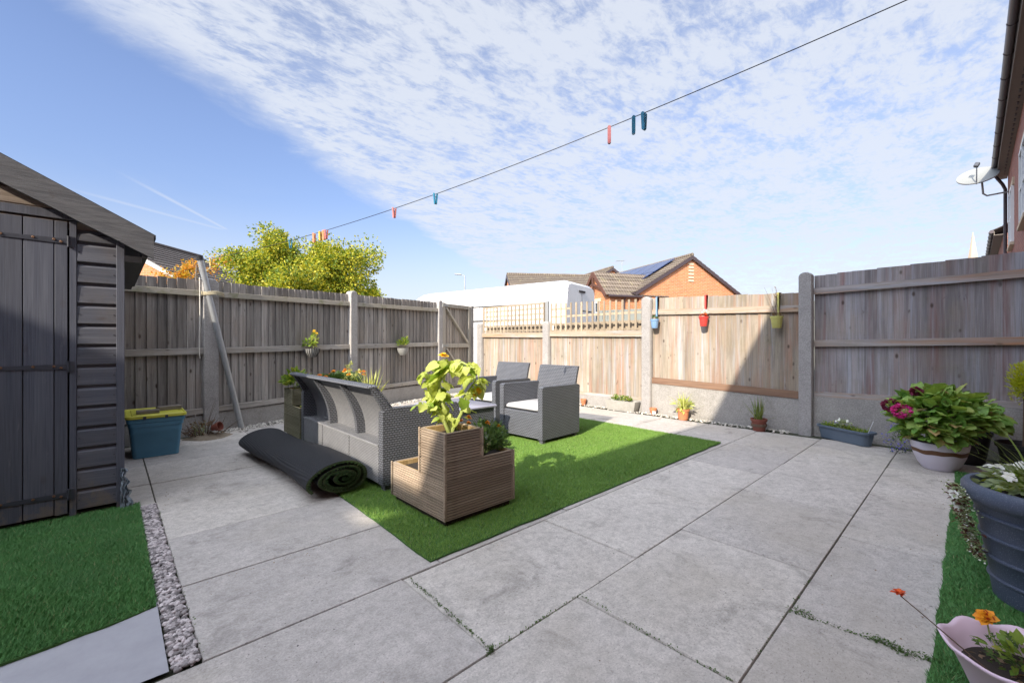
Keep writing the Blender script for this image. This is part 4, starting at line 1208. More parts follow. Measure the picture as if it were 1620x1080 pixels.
def planter(loc, rot, label, mat, sgn=1):
    t = thing('wooden_planter', label, 'planter', loc, rot, 'stepped wooden planters')
    m = MB(); m.box(.02, .02, 0, .53, .62, .034); part('plinth', m, 'soil', t)
    tier(t, 0, 0, .55, .64, .262, mat, .03); tier(t, .001, .001, .549, .282, .367, mat, .025, .264); tier(t, .002, .002, .282, .281, .55, mat, .04, .369)
    return t
PL = (1.428, 2.100, .012)
planter(PL, 0, 'stepped ribbed wooden planter standing at the near corner of the turf', 'planter_wood')
rp_ = planter((1.50, 5.50, .012), R(-90), 'stepped grey green wooden planter behind the far end of the sofa', 'planter_rear')

def stem_tubes(parent, paths, mat, name='stem', n=7):
    m = MB()
    for pts, r0, r1 in paths:
        k = len(pts); m.tube(pts, [r0 + (r1 - r0) * i / (k - 1) for i in range(k)], n)
    return part(name, m, mat, parent, True)
# tall lime plant in the tower
lp = thing('leafy_plant', 'tall lime green plant with large drooping leaves in the near wooden planter', 'plant', (1.57, 2.24, .52))
lp.scale = (1.12, 1.12, .90)
main = [((0, 0, 0), (.0, .03, .12), (-.03, .06, .24), (-.04, .06, .36), (.0, .02, .46), (-.02, .05, .52)),
        ((.0, 0, 0), (.05, -.03, .14), (.06, -.05, .26), (.09, -.10, .36), (.06, -.14, .40)),
        ((.01, .02, .0), (.02, .08, .12), (-.02, .12, .22), (-.04, .17, .30)),
        ((-.01, .0, .0), (-.05, -.0, .10), (-.07, .05, .18), (-.12, .10, .22)),
        ((-.03, .06, .24), (-.06, .12, .36), (-.06, .17, .43)), ((.0, .02, .44), (.04, -.05, .50), (.07, -.12, .46))]
stem_tubes(lp, [(p, .012, .005) for p in main], 'stem_green')
P_ = []; D_ = []; S_ = []
for p in main:
    for i in range(1, len(p)):
        for k in range(12):
            t = rnd.random(); q = Vector(p[i - 1]).lerp(Vector(p[i]), t)
            if q.z < .07: continue
            if q.z < .22 and rnd.random() < .55: continue
            a = rnd.uniform(0, 6.28); dr_ = rnd.uniform(-1.3, .1)
            q = q + Vector((math.cos(a), math.sin(a), 0)) * rnd.uniform(.01, .05)
            P_.append(tuple(q)); D_.append((math.cos(a), math.sin(a), dr_)); S_.append(rnd.uniform(.03, .085) * (.6 + .5 * min(1, q.z / .3)))
crumpled('foliage', P_, D_, S_, 'leaf_lime', lp)
for c, r in (((-.02, .05, .545), .03), ((.08, -.13, .30), .034)):
    flower(lp, c, r, 'petal_yellow', (0, -.3, 1) if c[2] > .5 else (.2, -.8, -.3), 3, 12)
def marigold_bush(loc, R3, nleaf, nflow, label, fl='petal_orange', leafmat='leaf_marigold', fr=.022, zmin=.05, fpos=None, lsize=.045):
    t = thing('marigold_plant', label, 'flowering plant', loc)
    P_, D_ = blob(nleaf, (0, 0, R3[2] * .55), R3, .25, 9, -.55); D_[:, 2] = np.abs(D_[:, 2]) * .7 + .25
    leaves('foliage', P_, D_, lsize, leafmat, t, 'fern', .8)
    paths = []
    for k in range(18):
        a = rnd.uniform(0, 6.28); e = Vector((math.cos(a) * R3[0] * .8, math.sin(a) * R3[1] * .8, R3[2] * rnd.uniform(.7, 1.3)))
        paths.append(([(0, 0, 0), tuple(e * .5 + Vector((0, 0, .02))), tuple(e)], .003, .0015))
    stem_tubes(t, paths, 'stem_green', n=5)
    for k in range(nflow):
        if fpos: c = fpos[k]
        else:
            a = rnd.uniform(0, 6.28); q = rnd.uniform(.2, .95); c = (math.cos(a) * R3[0] * q, math.sin(a) * R3[1] * q, R3[2] * (1.55 - .4 * q) + rnd.uniform(-.02, .03))
        flower(t, c, fr * rnd.uniform(.8, 1.15), fl, (rnd.gauss(0, .35), rnd.gauss(0, .35) - .3, 1), 4, 11, cup=.32)
    return t
marigold_bush((1.85, 2.24, .34), (.17, .15, .13), 900, 6, 'dark green marigold bush with orange flowers on the middle step of the near planter',
              fpos=[(-.10, .14, .215), (-.05, .12, .24), (-.16, .20, .20), (.0, -.02, .215), (.06, -.07, .19), (-.02, .16, .19)])
marigold_bush((2.02, 5.30, .50), (.40, .24, .16), 1800, 14, 'wide green bush of orange marigolds rising behind the sofa back', lsize=.06, fr=.026)
rb = thing('leafy_plant', 'fresh green leafy plant growing from the top of the grey green rear planter', 'plant', (1.58, 5.38, .55))
P_, D_ = blob(260, (0, 0, .08), (.14, .14, .12), .2, 7, -.3); D_[:, 2] += .3; leaves('foliage', P_, D_, .065, 'leaf_fresh', rb, 'oval')
stem_tubes(rb, [([(0, 0, -.05), (.02 * math.cos(k), .02 * math.sin(k), .05), (.09 * math.cos(k), .09 * math.sin(k), .12)], .003, .0015) for k in range(8)], 'stem_green', n=5)
rb = thing('leafy_plant', 'small lime plant in the low step of the grey green rear planter', 'plant', (1.64, 5.05, .34))
P_, D_ = blob(90, (0, 0, .02), (.09, .09, .04), .2, 0, -.2); leaves('foliage', P_, D_, .04, 'leaf_lime', rb, 'oval')
yg = thing('variegated_grass', 'pale yellow spiky leaved plant standing behind the middle of the sofa back', 'plant', (2.35, 5.10, .35))
P_ = [(rnd.gauss(0, .03), rnd.gauss(0, .03), 0) for _ in range(46)]
T_ = []
for _ in P_:
    a = rnd.uniform(0, 6.28); l = rnd.uniform(.25, .50); s_ = rnd.uniform(.15, .7); T_.append((math.cos(a) * l * s_, math.sin(a) * l * s_, l * (1 - s_ * .4)))
blades('foliage', P_, T_, .022, 'blade_yellow', yg, 6, .15)
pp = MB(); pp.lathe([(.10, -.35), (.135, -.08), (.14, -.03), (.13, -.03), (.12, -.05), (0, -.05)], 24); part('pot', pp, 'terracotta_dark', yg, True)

# pale spike of flowers above the rear bush
sf = thing('flower_spike', 'pale yellow flower spike rising left of the variegated plant behind the sofa', 'flowering plant', (2.05, 5.12, .45))
stem_tubes(sf, [([(0, 0, 0), (.03, -.01, .2), (.07, -.02, .36)], .004, .002), ([(0, 0, 0), (.08, -.02, .2), (.17, -.05, .30)], .004, .002)], 'stem_green')
P_ = [(.07 * t + rnd.gauss(0, .02), -.02 + rnd.gauss(0, .02), .2 + .2 * t) for t in np.linspace(0, 1, 70)] + [(.05 + .12 * t + rnd.gauss(0, .015), -.04 + rnd.gauss(0, .015), .18 + .13 * t) for t in np.linspace(0, 1, 60)]
leaves('blossom', P_, nr.normal(0, 1, (130, 3)), .028, 'blade_yellow', sf, 'oval')

# ================================================================== POTS
def potted(name, label, loc, prof, potmat, soil_r=None, soil_z=None, n=28, cat='potted plant', group=None, rot=0):
    t = thing(name, label, cat, loc, rot, group); m = MB(); m.lathe(prof, n); part('pot', m, potmat, t, True)
    if soil_r: m = MB(); m.lathe([(soil_r, soil_z - .004), (soil_r * .6, soil_z + .004), (0, soil_z + .006)], 16); part('soil', m, 'soil', t)
    return t
def taper(r0, r1, h, lip=.012, th=.006): return [(r0 * .9, 0), (r0, .004), (r0 + (r1 - r0) * .78, h * .78), (r1 * 1.0 + .004, h * .8), (r1 + .006, h), (r1 - th, h), (r1 - th, h * .8), (r0 - th * .5, .01), (0, .01)]
def bladepot(t, n, L, w, mat, spread, z, upm=.75):
    P_ = [(rnd.gauss(0, .02), rnd.gauss(0, .02), z) for _ in range(n)]; T_ = []
    for _ in range(n):
        a = rnd.uniform(0, 6.28); l = L * rnd.uniform(.5, 1.05); s_ = abs(rnd.gauss(0, spread)); s_ = min(s_, .95); T_.append((math.cos(a) * l * s_, math.sin(a) * l * s_, l * math.sqrt(1 - s_ * s_) * upm + .02))
    return blades('foliage', P_, T_, w, mat, t, 6, .2)
p1 = potted('potted_plant', 'spiky yellow green plant in an orange square terracotta pot in full sun by the fence', (5.90, 2.78, 0), taper(.062, .082, .155), 'terracotta', .07, .125, group='pots along the back fence')
bladepot(p1, 55, .34, .013, 'blade_yellow', .5, .12); 
leaves('lower_foliage', *blob(60, (0, 0, .2), (.12, .12, .08), .3), .07, 'leaf_lime', p1, 'oval', wide=.6)
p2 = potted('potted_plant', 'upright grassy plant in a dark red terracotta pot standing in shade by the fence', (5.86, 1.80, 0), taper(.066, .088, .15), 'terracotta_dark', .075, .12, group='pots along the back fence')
bladepot(p2, 55, .42, .011, 'blade_green', .3, .10)
m = MB(); m.lathe([(.083, .055), (.0865, .056), (.090, .085), (.087, .087)], 28); part('band', m, 'stem_brown', p2, True)
for (x, y, s_, lab) in ((5.96, 3.27, 1.0, 'empty terracotta pot with white sticker at the foot of the tall concrete post'), (6.0, 4.60, .95, 'small orange terracotta pot just right of the near armchair back'), (6.0, 4.80, .9, 'small orange terracotta pot half hidden behind the near armchair back')):
    m = MB(); m.lathe([(.035 * s_, 0), (.048 * s_, .07), (.053 * s_, .072), (.055 * s_, .105), (.048 * s_, .105), (.044 * s_, .07), (.03, .01), (0, .01)], 22)
    o = m.build('terracotta_pot', 'terracotta', None, True); o.location = (x, y, 0); tag(o, lab, 'plant pot', 'small terracotta pots')
    if s_ == 1.0:
        m = MB(); vs = []
        for j in range(2):
            for k in range(6): a = R(195 + 12 * k); vs.append((.0525 * math.cos(a), .0525 * math.sin(a), .018 + .045 * j))
        m.add(vs, [(k, k + 1, k + 7, k + 6) for k in range(5)]); m.build('sticker', 'white_label', o)
# stone trough
st = thing('stone_trough', 'weathered grey stone trough with small green plants left of the tall post', 'planter', (5.955, 3.80, 0), R(-90))
m = MB()
vs = []; 
for (hx, hy, z) in ((.235, .06, 0), (.275, .08, .165), (.255, .062, .165), (.22, .045, .11)): vs += [(-hx, -hy, z), (hx, -hy, z), (hx, hy, z), (-hx, hy, z)]
m.add(vs, [(3, 2, 1, 0), (12, 13, 14, 15)] + [(l * 4 + i, l * 4 + (i + 1) % 4, l * 4 + 4 + (i + 1) % 4, l * 4 + 4 + i) for l in range(3) for i in range(4)]); part('trough', m, 'stone_trough', st)
P_ = []; 
for cx in (-.14, -.05, .05, .12): p_, _ = blob(45, (cx, 0, .19), (.06, .05, .06), .2); P_ += list(p_)
leaves('foliage', P_, np.abs(nr.normal(0, 1, (len(P_), 3))) * nr.choice([-1, 1], (len(P_), 3)) * (1, 1, 0) + (0, 0, .6), .04, 'leaf_fresh', st, 'oval')
# long blue grey trough
lt = thing('window_box', 'long blue grey plastic trough with small white flowers at the foot of the tall panel', 'planter', (5.915, .955, 0), math.atan2(.51, .275) + math.pi)
m = MB(); rings(m, [(.25, .055, 0), (.258, .062, .006), (.275, .078, .125), (.29, .09, .128), (.292, .092, .15), (.28, .08, .152), (.265, .066, .12)], .06, n=7); part('trough', m, 'trough_blue', lt, True)
m = MB(); rings(m, [(.262, .064, .121), (.24, .05, .132)], .05); part('soil', m, 'soil', lt)
P_ = [(rnd.uniform(-.25, .22), rnd.uniform(-.05, .05), .135 + abs(rnd.gauss(0, .018))) for _ in range(700)]
leaves('foliage', P_, nr.normal(0, 1, (700, 3)) + (0, 0, .7), .022, 'leaf_fresh', lt, 'kite')
P_, D_ = blob(120, (-.02, 0, .17), (.08, .05, .06), .3); leaves('foliage', P_, D_, .03, 'leaf_silver', lt, 'oval')
for c in ((-.05, -.02, .235), (.03, -.01, .23), (-.10, .0, .21)): flower(lt, c, .018, 'petal_white', (0, -1, .5), 1, 6)
P_, D_ = blob(30, (-.09, 0, .17), (.03, .03, .02)); leaves('blossom', P_, D_, .012, 'petal_blue', lt)
m = MB(); m.tube([(.24, 0, .14), (.29, .0, .27)], .0028, 6); part('stick', m, 'white_label', lt)
# hydrangea
hy = thing('hydrangea', 'bushy hydrangea in a lilac bowl pot with brown band at the paving edge', 'potted plant', (5.235, .195, .0))
prof = [(r_ * .79, z_) for r_, z_ in [(.10, 0), (.135, .004), (.175, .05), (.21, .12), (.232, .19), (.240, .225), (.238, .238), (.226, .238), (.216, .20), (.19, .16), (0, .16)]]
m = MB(); m.lathe(prof, 44); part('pot', m, 'pot_lilac', hy, True)
m = MB(); vs = []; n = 60
for j, (zl) in enumerate((0, 1)):
    for k in range(n):
        a = 2 * math.pi * k / n; z = .143 + .036 * zl + .004 * math.sin(a * 4 + zl) + .003 * math.sin(a * 9); r = .79 * np.interp(z, [.12, .19], [.2118, .2338]); vs.append((r * math.cos(a), r * math.sin(a), z))
m.add(vs, [(k, (k + 1) % n, n + (k + 1) % n, n + k) for k in range(n)]); part('painted_band', m, 'stripe_brown', hy, True)
P_, D_ = blob(1150, (.0, .0, .44), (.255, .275, .235), .45, 16, -.7); k = P_[:, 2] > .265; P_ = P_[k]; D_ = D_[k]; D_[:, 2] = D_[:, 2] * .5 + .35
k = nr.permutation(len(P_))[:760]; crumpled('foliage', P_[k], D_[k] + nr.normal(0, .35, (len(k), 3)), nr.uniform(.055, .115, len(k)), 'leaf_hydrangea', hy, .35, .85)
P_, D_ = blob(50, (0, 0, .27), (.19, .19, .04), .8, 0, -.3); D_[:, 2] -= .3; crumpled('foliage', P_, D_, nr.uniform(.07, .11, len(P_)), 'leaf_hydrangea', hy, .4, .85)
stem_tubes(hy, [([(0, 0, .15), (.08 * math.cos(a), .08 * math.sin(a), .3), (.16 * math.cos(a), .16 * math.sin(a), .48)], .006, .003) for a in np.linspace(0, 5.8, 12)], 'stem_brown')
for (c, r, mt) in (((-.22, .22, .50), .062, 'petal_magenta'), ((-.13, .30, .53), .056, 'petal_maroon'), ((-.06, .14, .66), .03, 'petal_maroon')):
    P_, D_ = blob(320, c, (r, r, r * .75), .82); leaves('flower_head', P_, D_, .022, mt, hy, 'round', 1.2)
# dark pot behind it with more leaves
dp2 = thing('potted_plant', 'dark plastic pot with reddish green leaves tucked behind the lilac bowl pot', 'potted plant', (5.70, .03, 0))
m = MB(); m.lathe([(.11, 0), (.15, .26), (.16, .265), (.16, .29), (.15, .29), (.14, .26), (0, .25)], 28); part('pot', m, 'black_plastic', dp2, True)
P_, D_ = blob(260, (.02, -.02, .42), (.20, .20, .15), .4, 8, -.5); crumpled('foliage', P_, D_, nr.uniform(.05, .10, len(P_)), 'leaf_hydrangea', dp2, .4, .85)
# conifer in dark pot
cf = thing('potted_conifer', 'golden conifer in a black pot in the far right corner by the fence', 'potted plant', (5.62, -.30, 0))
m = MB(); m.lathe([(.12, 0), (.155, .20), (.17, .205), (.172, .24), (.16, .24), (.15, .20), (0, .19)], 28); part('pot', m, 'black_plastic', cf, True)
stem_tubes(cf, [([(0, 0, .19), (0, 0, .55), (0, .0, .82)], .012, .004)], 'stem_brown')
P_, D_ = blob(1500, (0, 0, .74), (.10, .10, .17), .1, 10); D_[:, 2] += .9; leaves('foliage', P_, D_, .035, 'leaf_conifer', cf, 'fern')
# lobelia beside the trough
lo = thing('lobelia', 'trailing blue lobelia growing from the paving gap by the long trough', 'flowering plant', (5.74, .50, 0))
P_, D_ = blob(260, (0, 0, .10), (.10, .10, .16), .2); leaves('foliage', P_, D_, .018, 'leaf_marigold', lo)
P_, D_ = blob(150, (0, 0, .13), (.12, .12, .19), .4); leaves('flower', P_, D_, .016, 'petal_blue', lo, 'round')
# big ridged pot
bp = thing('large_planter', 'large ridged dark blue speckled planter filled with white flowers and long grass', 'potted plant', (2.82, -.235, .012))
prof = [(.17, 0), (.175, .004)]
z = .004; r = .175
for k in range(5):
    z2 = z + .088; r2 = r + .0135
    prof += [(r2 - .003, z2 - .012), (r2 + .004, z2 - .006), (r2 + .004, z2), (r2 - .004, z2 + .004)] if k < 4 else [(r2, z2 - .05)]
    z, r = z2, r2
prof += [(.247, .40), (.262, .408), (.272, .43), (.272, .462), (.262, .476), (.243, .478), (.233, .465), (.228, .40), (0, .40)]
m = MB(); m.lathe(prof, 72); part('pot', m, 'big_pot', bp, True)
m = MB(); m.lathe([(.229, .402), (.12, .415), (0, .42)], 24); part('soil', m, 'soil', bp)
P_, D_ = blob(900, (.02, 0, .47), (.20, .20, .09), .1, 10, -.2); leaves('foliage', P_, D_, .032, 'leaf_silver', bp, 'oval')
P_, D_ = blob(500, (.05, .02, .47), (.22, .20, .09), .2, 8, -.2); leaves('foliage', P_, D_, .03, 'leaf_fresh', bp, 'oval')
for k in range(22):
    a = rnd.uniform(0, 6.28); q = rnd.uniform(.2, 1) ** .5 * .2
    flower(bp, (q * math.cos(a), q * math.sin(a), .53 + rnd.uniform(-.03, .05)), rnd.uniform(.016, .03), 'petal_white' if k % 5 else 'petal_lilac', (-.5 + rnd.gauss(0, .4), rnd.gauss(0, .4), 1), 1, 6, cup=.4)
flower(bp, (-.12, .04, .53), .032, 'petal_white', (-1, .1, .6), 1, 6, cup=.5); flower(bp, (-.15, -.06, .51), .022, 'petal_lilac', (-1, 0, .8), 1, 7, cup=.4)
P_ = [(rnd.gauss(0, .025), .05 + rnd.gauss(0, .025), .42) for _ in range(34)]; T_ = []
for i in range(34):
    a = rnd.uniform(1.2, 4.2) if i < 18 else rnd.uniform(0, 6.28); l = rnd.uniform(.25, .52); s_ = rnd.uniform(.15, .85); T_.append((math.cos(a) * l * s_, math.sin(a) * l * s_, l * (1 - s_ * .55)))
blades('long_grass', P_, T_, .009, 'blade_green', bp, 9, .5)
P_ = []; D_ = []
ang = math.atan2(.62, -.30)
for k in range(1700):
    h = rnd.random() ** 1.3; a = math.radians(104) + rnd.gauss(0, .11) + .05 * math.sin(h * 9); rr = .292 + rnd.gauss(0, .016) * (1 - .5 * h) - .07 * h
    P_.append((rr * math.cos(a), rr * math.sin(a), .45 - .30 * h ** .9)); D_.append((rnd.gauss(0, 1) + math.cos(a), rnd.gauss(0, 1) + math.sin(a), rnd.gauss(0, .8)))
P_ = np.array(P_); D_ = np.array(D_)
leaves('trailing_foliage', P_[:900], D_[:900], .014, 'leaf_silver', bp); leaves('trailing_blossom', P_[900:1250], D_[900:1250], .008, 'petal_white', bp, 'round'); leaves('trailing_leaf', P_[1250:1500], D_[1250:1500], .02, 'leaf_red', bp, 'oval')
flower(bp, (.29 * math.cos(1.85), .29 * math.sin(1.85), .36), .022, 'petal_white', (-1, .6, .3), 1, 6); flower(bp, (.31 * math.cos(1.95), .31 * math.sin(1.95), .42), .024, 'petal_white', (-1, .8, .3), 1, 6)
# pink scalloped pot, near
pk = thing('scalloped_pot', 'pale pink pot with wavy rim and two orange marigolds in the near corner', 'potted plant', (1.94, -.10, .012))
m = MB(); n = 64; vs = []
prof = [(.085, 0, 0), (.09, .004, 0), (.120, .08, .2), (.150, .148, .8), (.170, .165, 1), (.173, .172, 1), (.168, .176, 1), (.158, .168, .95), (.140, .145, .7), (.110, .08, .2), (.095, .06, 0), (0.001, .06, 0)]
for (r, z, w) in prof:
    for k in range(n):
        a = 2 * math.pi * k / n; s_ = 1 + w * .032 * math.cos(a * 8); vs.append((r * s_ * math.cos(a), r * s_ * math.sin(a), z + w * .006 * math.cos(a * 8)))
m.add(vs, [(j * n + k, j * n + (k + 1) % n, (j + 1) * n + (k + 1) % n, (j + 1) * n + k) for j in range(len(prof) - 1) for k in range(n)])
part('pot', m, 'pink_pot', pk, 'all')
m = MB(); m.lathe([(.128, .112), (.07, .122), (0, .125)], 20); part('soil', m, 'soil', pk)
P_, D_ = blob(120, (0.01, -.02, .14), (.11, .11, .045), .1, 0, -.1); D_[:, 2] += .5; leaves('foliage', P_, D_, .036, 'leaf_marigold', pk, 'fern')
P_, D_ = blob(60, (0.02, -.02, .15), (.10, .10, .05), .1, 0, -.1); leaves('foliage', P_, D_, .036, 'leaf_fresh', pk, 'oval')
P_ = [(rnd.gauss(0, .05), rnd.gauss(0, .05), .124) for _ in range(60)]; leaves('bark_chip', P_, nr.normal(0, 1, (60, 3)) * (1, 1, .2), .02, 'dead_leaf', pk)
for c, s2 in (((.09, .07, .215), .026), ((.075, -.03, .205), .026)):
    stem_tubes(pk, [([(c[0] * .5, c[1] * .5, .12), (c[0] * .9, c[1] * .9, .17), c], .0025, .002)], 'stem_green')
    flower(pk, c, s2, 'petal_orange', (-.7, .1, .9), 5, 13, cup=.28)
stem_tubes(pk, [([(-.06, .06, .12), (-.08, .13, .18), (-.075, .21, .235), (-.06, .26, .262)], .002, .0016)], 'stem_brown')
flower(pk, (-.06, .262, .268), .022, 'petal_red', (0, 0, 1), 2, 7, cup=.25)

# ================================================================== HANGING POTS
def hang(q, zrim, label, mat, plant, r=.058, h=.135, ztop=1.76):
    t = thing('hanging_pot', label, 'hanging pot', (5.985, q, zrim), 0, 'coloured pots hooked over the fence')
    m = MB(); m.lathe([(r * .72, -h), (r * .76, -h + .004), (r * .97, -.03), (r + .004, -.028), (r + .008, 0), (r - .002, 0), (r - .006, -.03), (r * .7, -h + .01), (0, -h + .01)], 26); part('pot', m, mat, t, True)
    m = MB(); dz = ztop - zrim; m.prism([(.058, -.02), (.062, -.02), (.052, dz * .5), (.056, dz + .006), (.118, dz + .008), (.118, dz - .04), (.114, dz - .04), (.113, dz + .003), (.052, dz + .001)][::1], -.012, .012, 'y'); part('hook', m, mat, t)
    m = MB(); m.lathe([(r - .007, -.028), (0, -.02)], 14); part('soil', m, 'soil', t)
    return t
h1 = hang(3.26, 1.435, 'pale blue bucket pot hooked over the fence nearest the tall post', 'pot_blue', 0, ztop=1.765)
P_, D_ = blob(40, (0, 0, .01), (.045, .045, .03), .2, 0, 0); leaves('foliage', P_, D_, .026, 'leaf_marigold', h1, 'oval')
h2 = hang(2.53, 1.445, 'bright red bucket pot hooked over the middle of the fence panel', 'pot_red', 0, ztop=1.74)
P_, D_ = blob(70, (0, -.02, .035), (.045, .045, .05), .2, 0, 0); leaves('flower', P_, D_, .026, 'petal_white', h2, 'oval'); P_, D_ = blob(50, (0, 0, .01), (.045, .045, .025), .2, 0, 0); leaves('foliage', P_, D_, .026, 'petal_red', h2, 'oval')
h3 = hang(1.64, 1.41, 'faded yellow bucket pot with bare stems hooked over the shaded fence end', 'pot_yellow', 0, r=.066, h=.145, ztop=1.70)
stem_tubes(h3, [([(0, 0, -.02), (.0, .01, .12), (-.005, .0, .25), (0, .01, .36)], .005, .0025), ([(0, 0, -.02), (-.01, .05, .14), (.0, .11, .30), (.0, .14, .37)], .0028, .001), ([(0, 0, -.02), (0, -.02, .1), (0, .03, .24), (0, .05, .35)], .002, .001)], 'stem_brown')
P_, D_ = blob(80, (0, 0, .01), (.05, .05, .03), .2, 0, 0); leaves('foliage', P_, D_, .02, 'dead_leaf', h3, 'kite')
P_ = [(rnd.gauss(0, .008), .01 + rnd.gauss(0, .01), rnd.uniform(.2, .37)) for _ in range(14)]; leaves('bud', P_, nr.normal(0, 1, (14, 3)), .02, 'dead_leaf', h3, 'oval')
def fh(sx, z, label, mat, r, h):
    x = FX0 + sx * math.cos(FA) + .10 * math.sin(FA); y = FY0 + sx * math.sin(FA) - .12 * math.cos(FA)
    t = thing('hanging_pot', label, 'hanging pot', (x, y, z), FA, 'pots hung on the grey board fence')
    m = MB(); n = 40
    prof = [(r * .45, -h), (r * .5, -h + .004), (r * .9, -h * .45), (r, -.005), (r + .006, 0), (r - .004, 0), (0, -.02)]
    m.lathe(prof, 26); part('pot', m, mat, t, True)
    m = MB(); m.tube([(0, r, -.01), (0, .075, -.005), (0, .075, .03)], .004, 6); m.tube([(-r, 0, 0), (0, .07, .04), (r, 0, 0)], .002, 6); part('bracket', m, 'iron', t)
    return t
h4 = fh(.93, 1.0, 'ribbed dark basket with yellow flowers hung on the grey fence', 'pot_grey', .105, .13)
m = MB()
for k in range(20): a = 2 * math.pi * k / 20; m.tube([(.053 * math.cos(a), .053 * math.sin(a), -.126), (.098 * math.cos(a), .098 * math.sin(a), -.06), (.108 * math.cos(a), .108 * math.sin(a), -.004)], .004, 5)
part('basket_rib', m, 'black_plastic', h4, True)
P_, D_ = blob(60, (-.05, 0, .06), (.07, .06, .06), .2, 0, -.3); leaves('foliage', P_, D_, .05, 'leaf_fresh', h4, 'oval')
P_, D_ = blob(90, (.04, 0, .13), (.04, .04, .11), .2); leaves('foliage', P_, D_, .04, 'leaf_lime', h4, 'oval')
for c in ((.03, 0, .24), (.06, -.02, .22), (.05, .02, .26)): flower(h4, c, .026, 'petal_yellow', (0, -.5, 1), 2, 8)
stem_tubes(h4, [([(0.02, 0, -.02), (.04, 0, .1), (.05, 0, .24)], .004, .002)], 'stem_green')
h5 = fh(2.72, .985, 'small round grey pot with green plant hung on the fence near the gate', 'pot_grey', .10, .135)
P_, D_ = blob(190, (.03, 0, .07), (.12, .08, .12), .2, 6, -.3); D_[:, 2] += .6; leaves('foliage', P_, D_, .055, 'leaf_fresh', h5, 'oval', wide=.6)

# ================================================================== WASHING LINE and pegs
L0 = Vector((*CX(-3.68, 5.05), 2.05)); L1 = Vector((*CX(2.31, 1.338), 2.65))
def lpt(t):
    p = L0.lerp(L1, t); p.z -= .8 * t * (1 - t); return p
m = MB(); m.tube([lpt(k / 60) for k in range(61)], .0026, 6)
o = m.build('washing_line', 'cable', None, True); tag(o, 'thin dark washing line strung across the sky over the garden', 'washing line')
def peg(t, mat, label, open_=.10, s=1.0, twist=0.0):
    p = lpt(t); d = (lpt(t + .01) - lpt(t - .01)).normalized()
    yaw = math.atan2(d.y, d.x) + twist
    th_ = thing('clothes_peg', label, 'clothes peg', tuple(p - Vector((0, 0, .058 * s))), yaw, 'clothes pegs on the washing line')
    for sg in (-1, 1):
        m = MB(); n = 10; out = []
        prof = [(-.0048, -.036), (.0048, -.036), (.0050, .0), (.0046, .036)]
        # a plastic leg: rounded both ends, waisted by the spring
        poly = []
        for k in range(n + 1): a = math.pi * k / n; poly.append((.0075 * math.cos(a), .031 + .0075 * math.sin(a)))
        for k in range(n + 1): a = math.pi + math.pi * k / n; poly.append((.0075 * math.cos(a), -.031 + .0075 * math.sin(a)))
        M = Matrix.Translation((0, sg * .0062, 0)) @ Matrix.Rotation(-sg * open_, 4, 'X') @ Matrix.Translation((0, 0, .028))
        mm = MB(M @ Matrix.Scale(s, 4) @ Matrix.Rotation(R(0), 4, 'Z')); mm.prism(poly, -.0036, .0036, 'y'); 
        part('peg_leg', mm, mat, th_, True)
    m = MB(); m.tube([(-.007, 0, .040 * s), (.007, 0, .040 * s)], .0035, 8); part('spring', m, 'galvanised', th_, True)
    return th_
PG = [(.706, 'peg_red', 'dusky red clothes peg left of the two blue pegs high on the line', .10, 1.25),
      (.7255, 'peg_blue', 'left one of the two dark blue pegs side by side on the line', .09, 1.25),
      (.7335, 'peg_blue', 'right one of the two dark blue pegs side by side on the line', .09, 1.25),
      (.4620, 'peg_pink', 'pink clothes peg above the van, left of the lone pale blue peg', .10, 1.05),
      (.5220, 'peg_blue', 'lone small blue clothes peg to the right of the pink peg', .10, 1.05),
      (.3420, 'peg_pink', 'rightmost reddish peg of the cluster in front of the yellow tree', .08, 1.1),
      (.3370, 'peg_orange', 'orange peg touching the rightmost reddish peg of the cluster', .08, 1.1),
      (.3300, 'peg_yellow', 'yellow orange peg in the middle of the cluster before the tree', .08, 1.1),
      (.3170, 'peg_orange', 'leftmost orange peg of the cluster in front of the yellow tree', .10, 1.1),
      (.2650, 'peg_blue', 'small blue peg on the line against the yellow tree crown', .10, 1.1),
      (.045, 'peg_yellow', 'yellowish peg on the line end beside the leaning steel pole', .10, 1.2)]
for t, mt, lab, op, s_ in PG: peg(t, mt, lab, op, s_, rnd.uniform(-.5, .5))

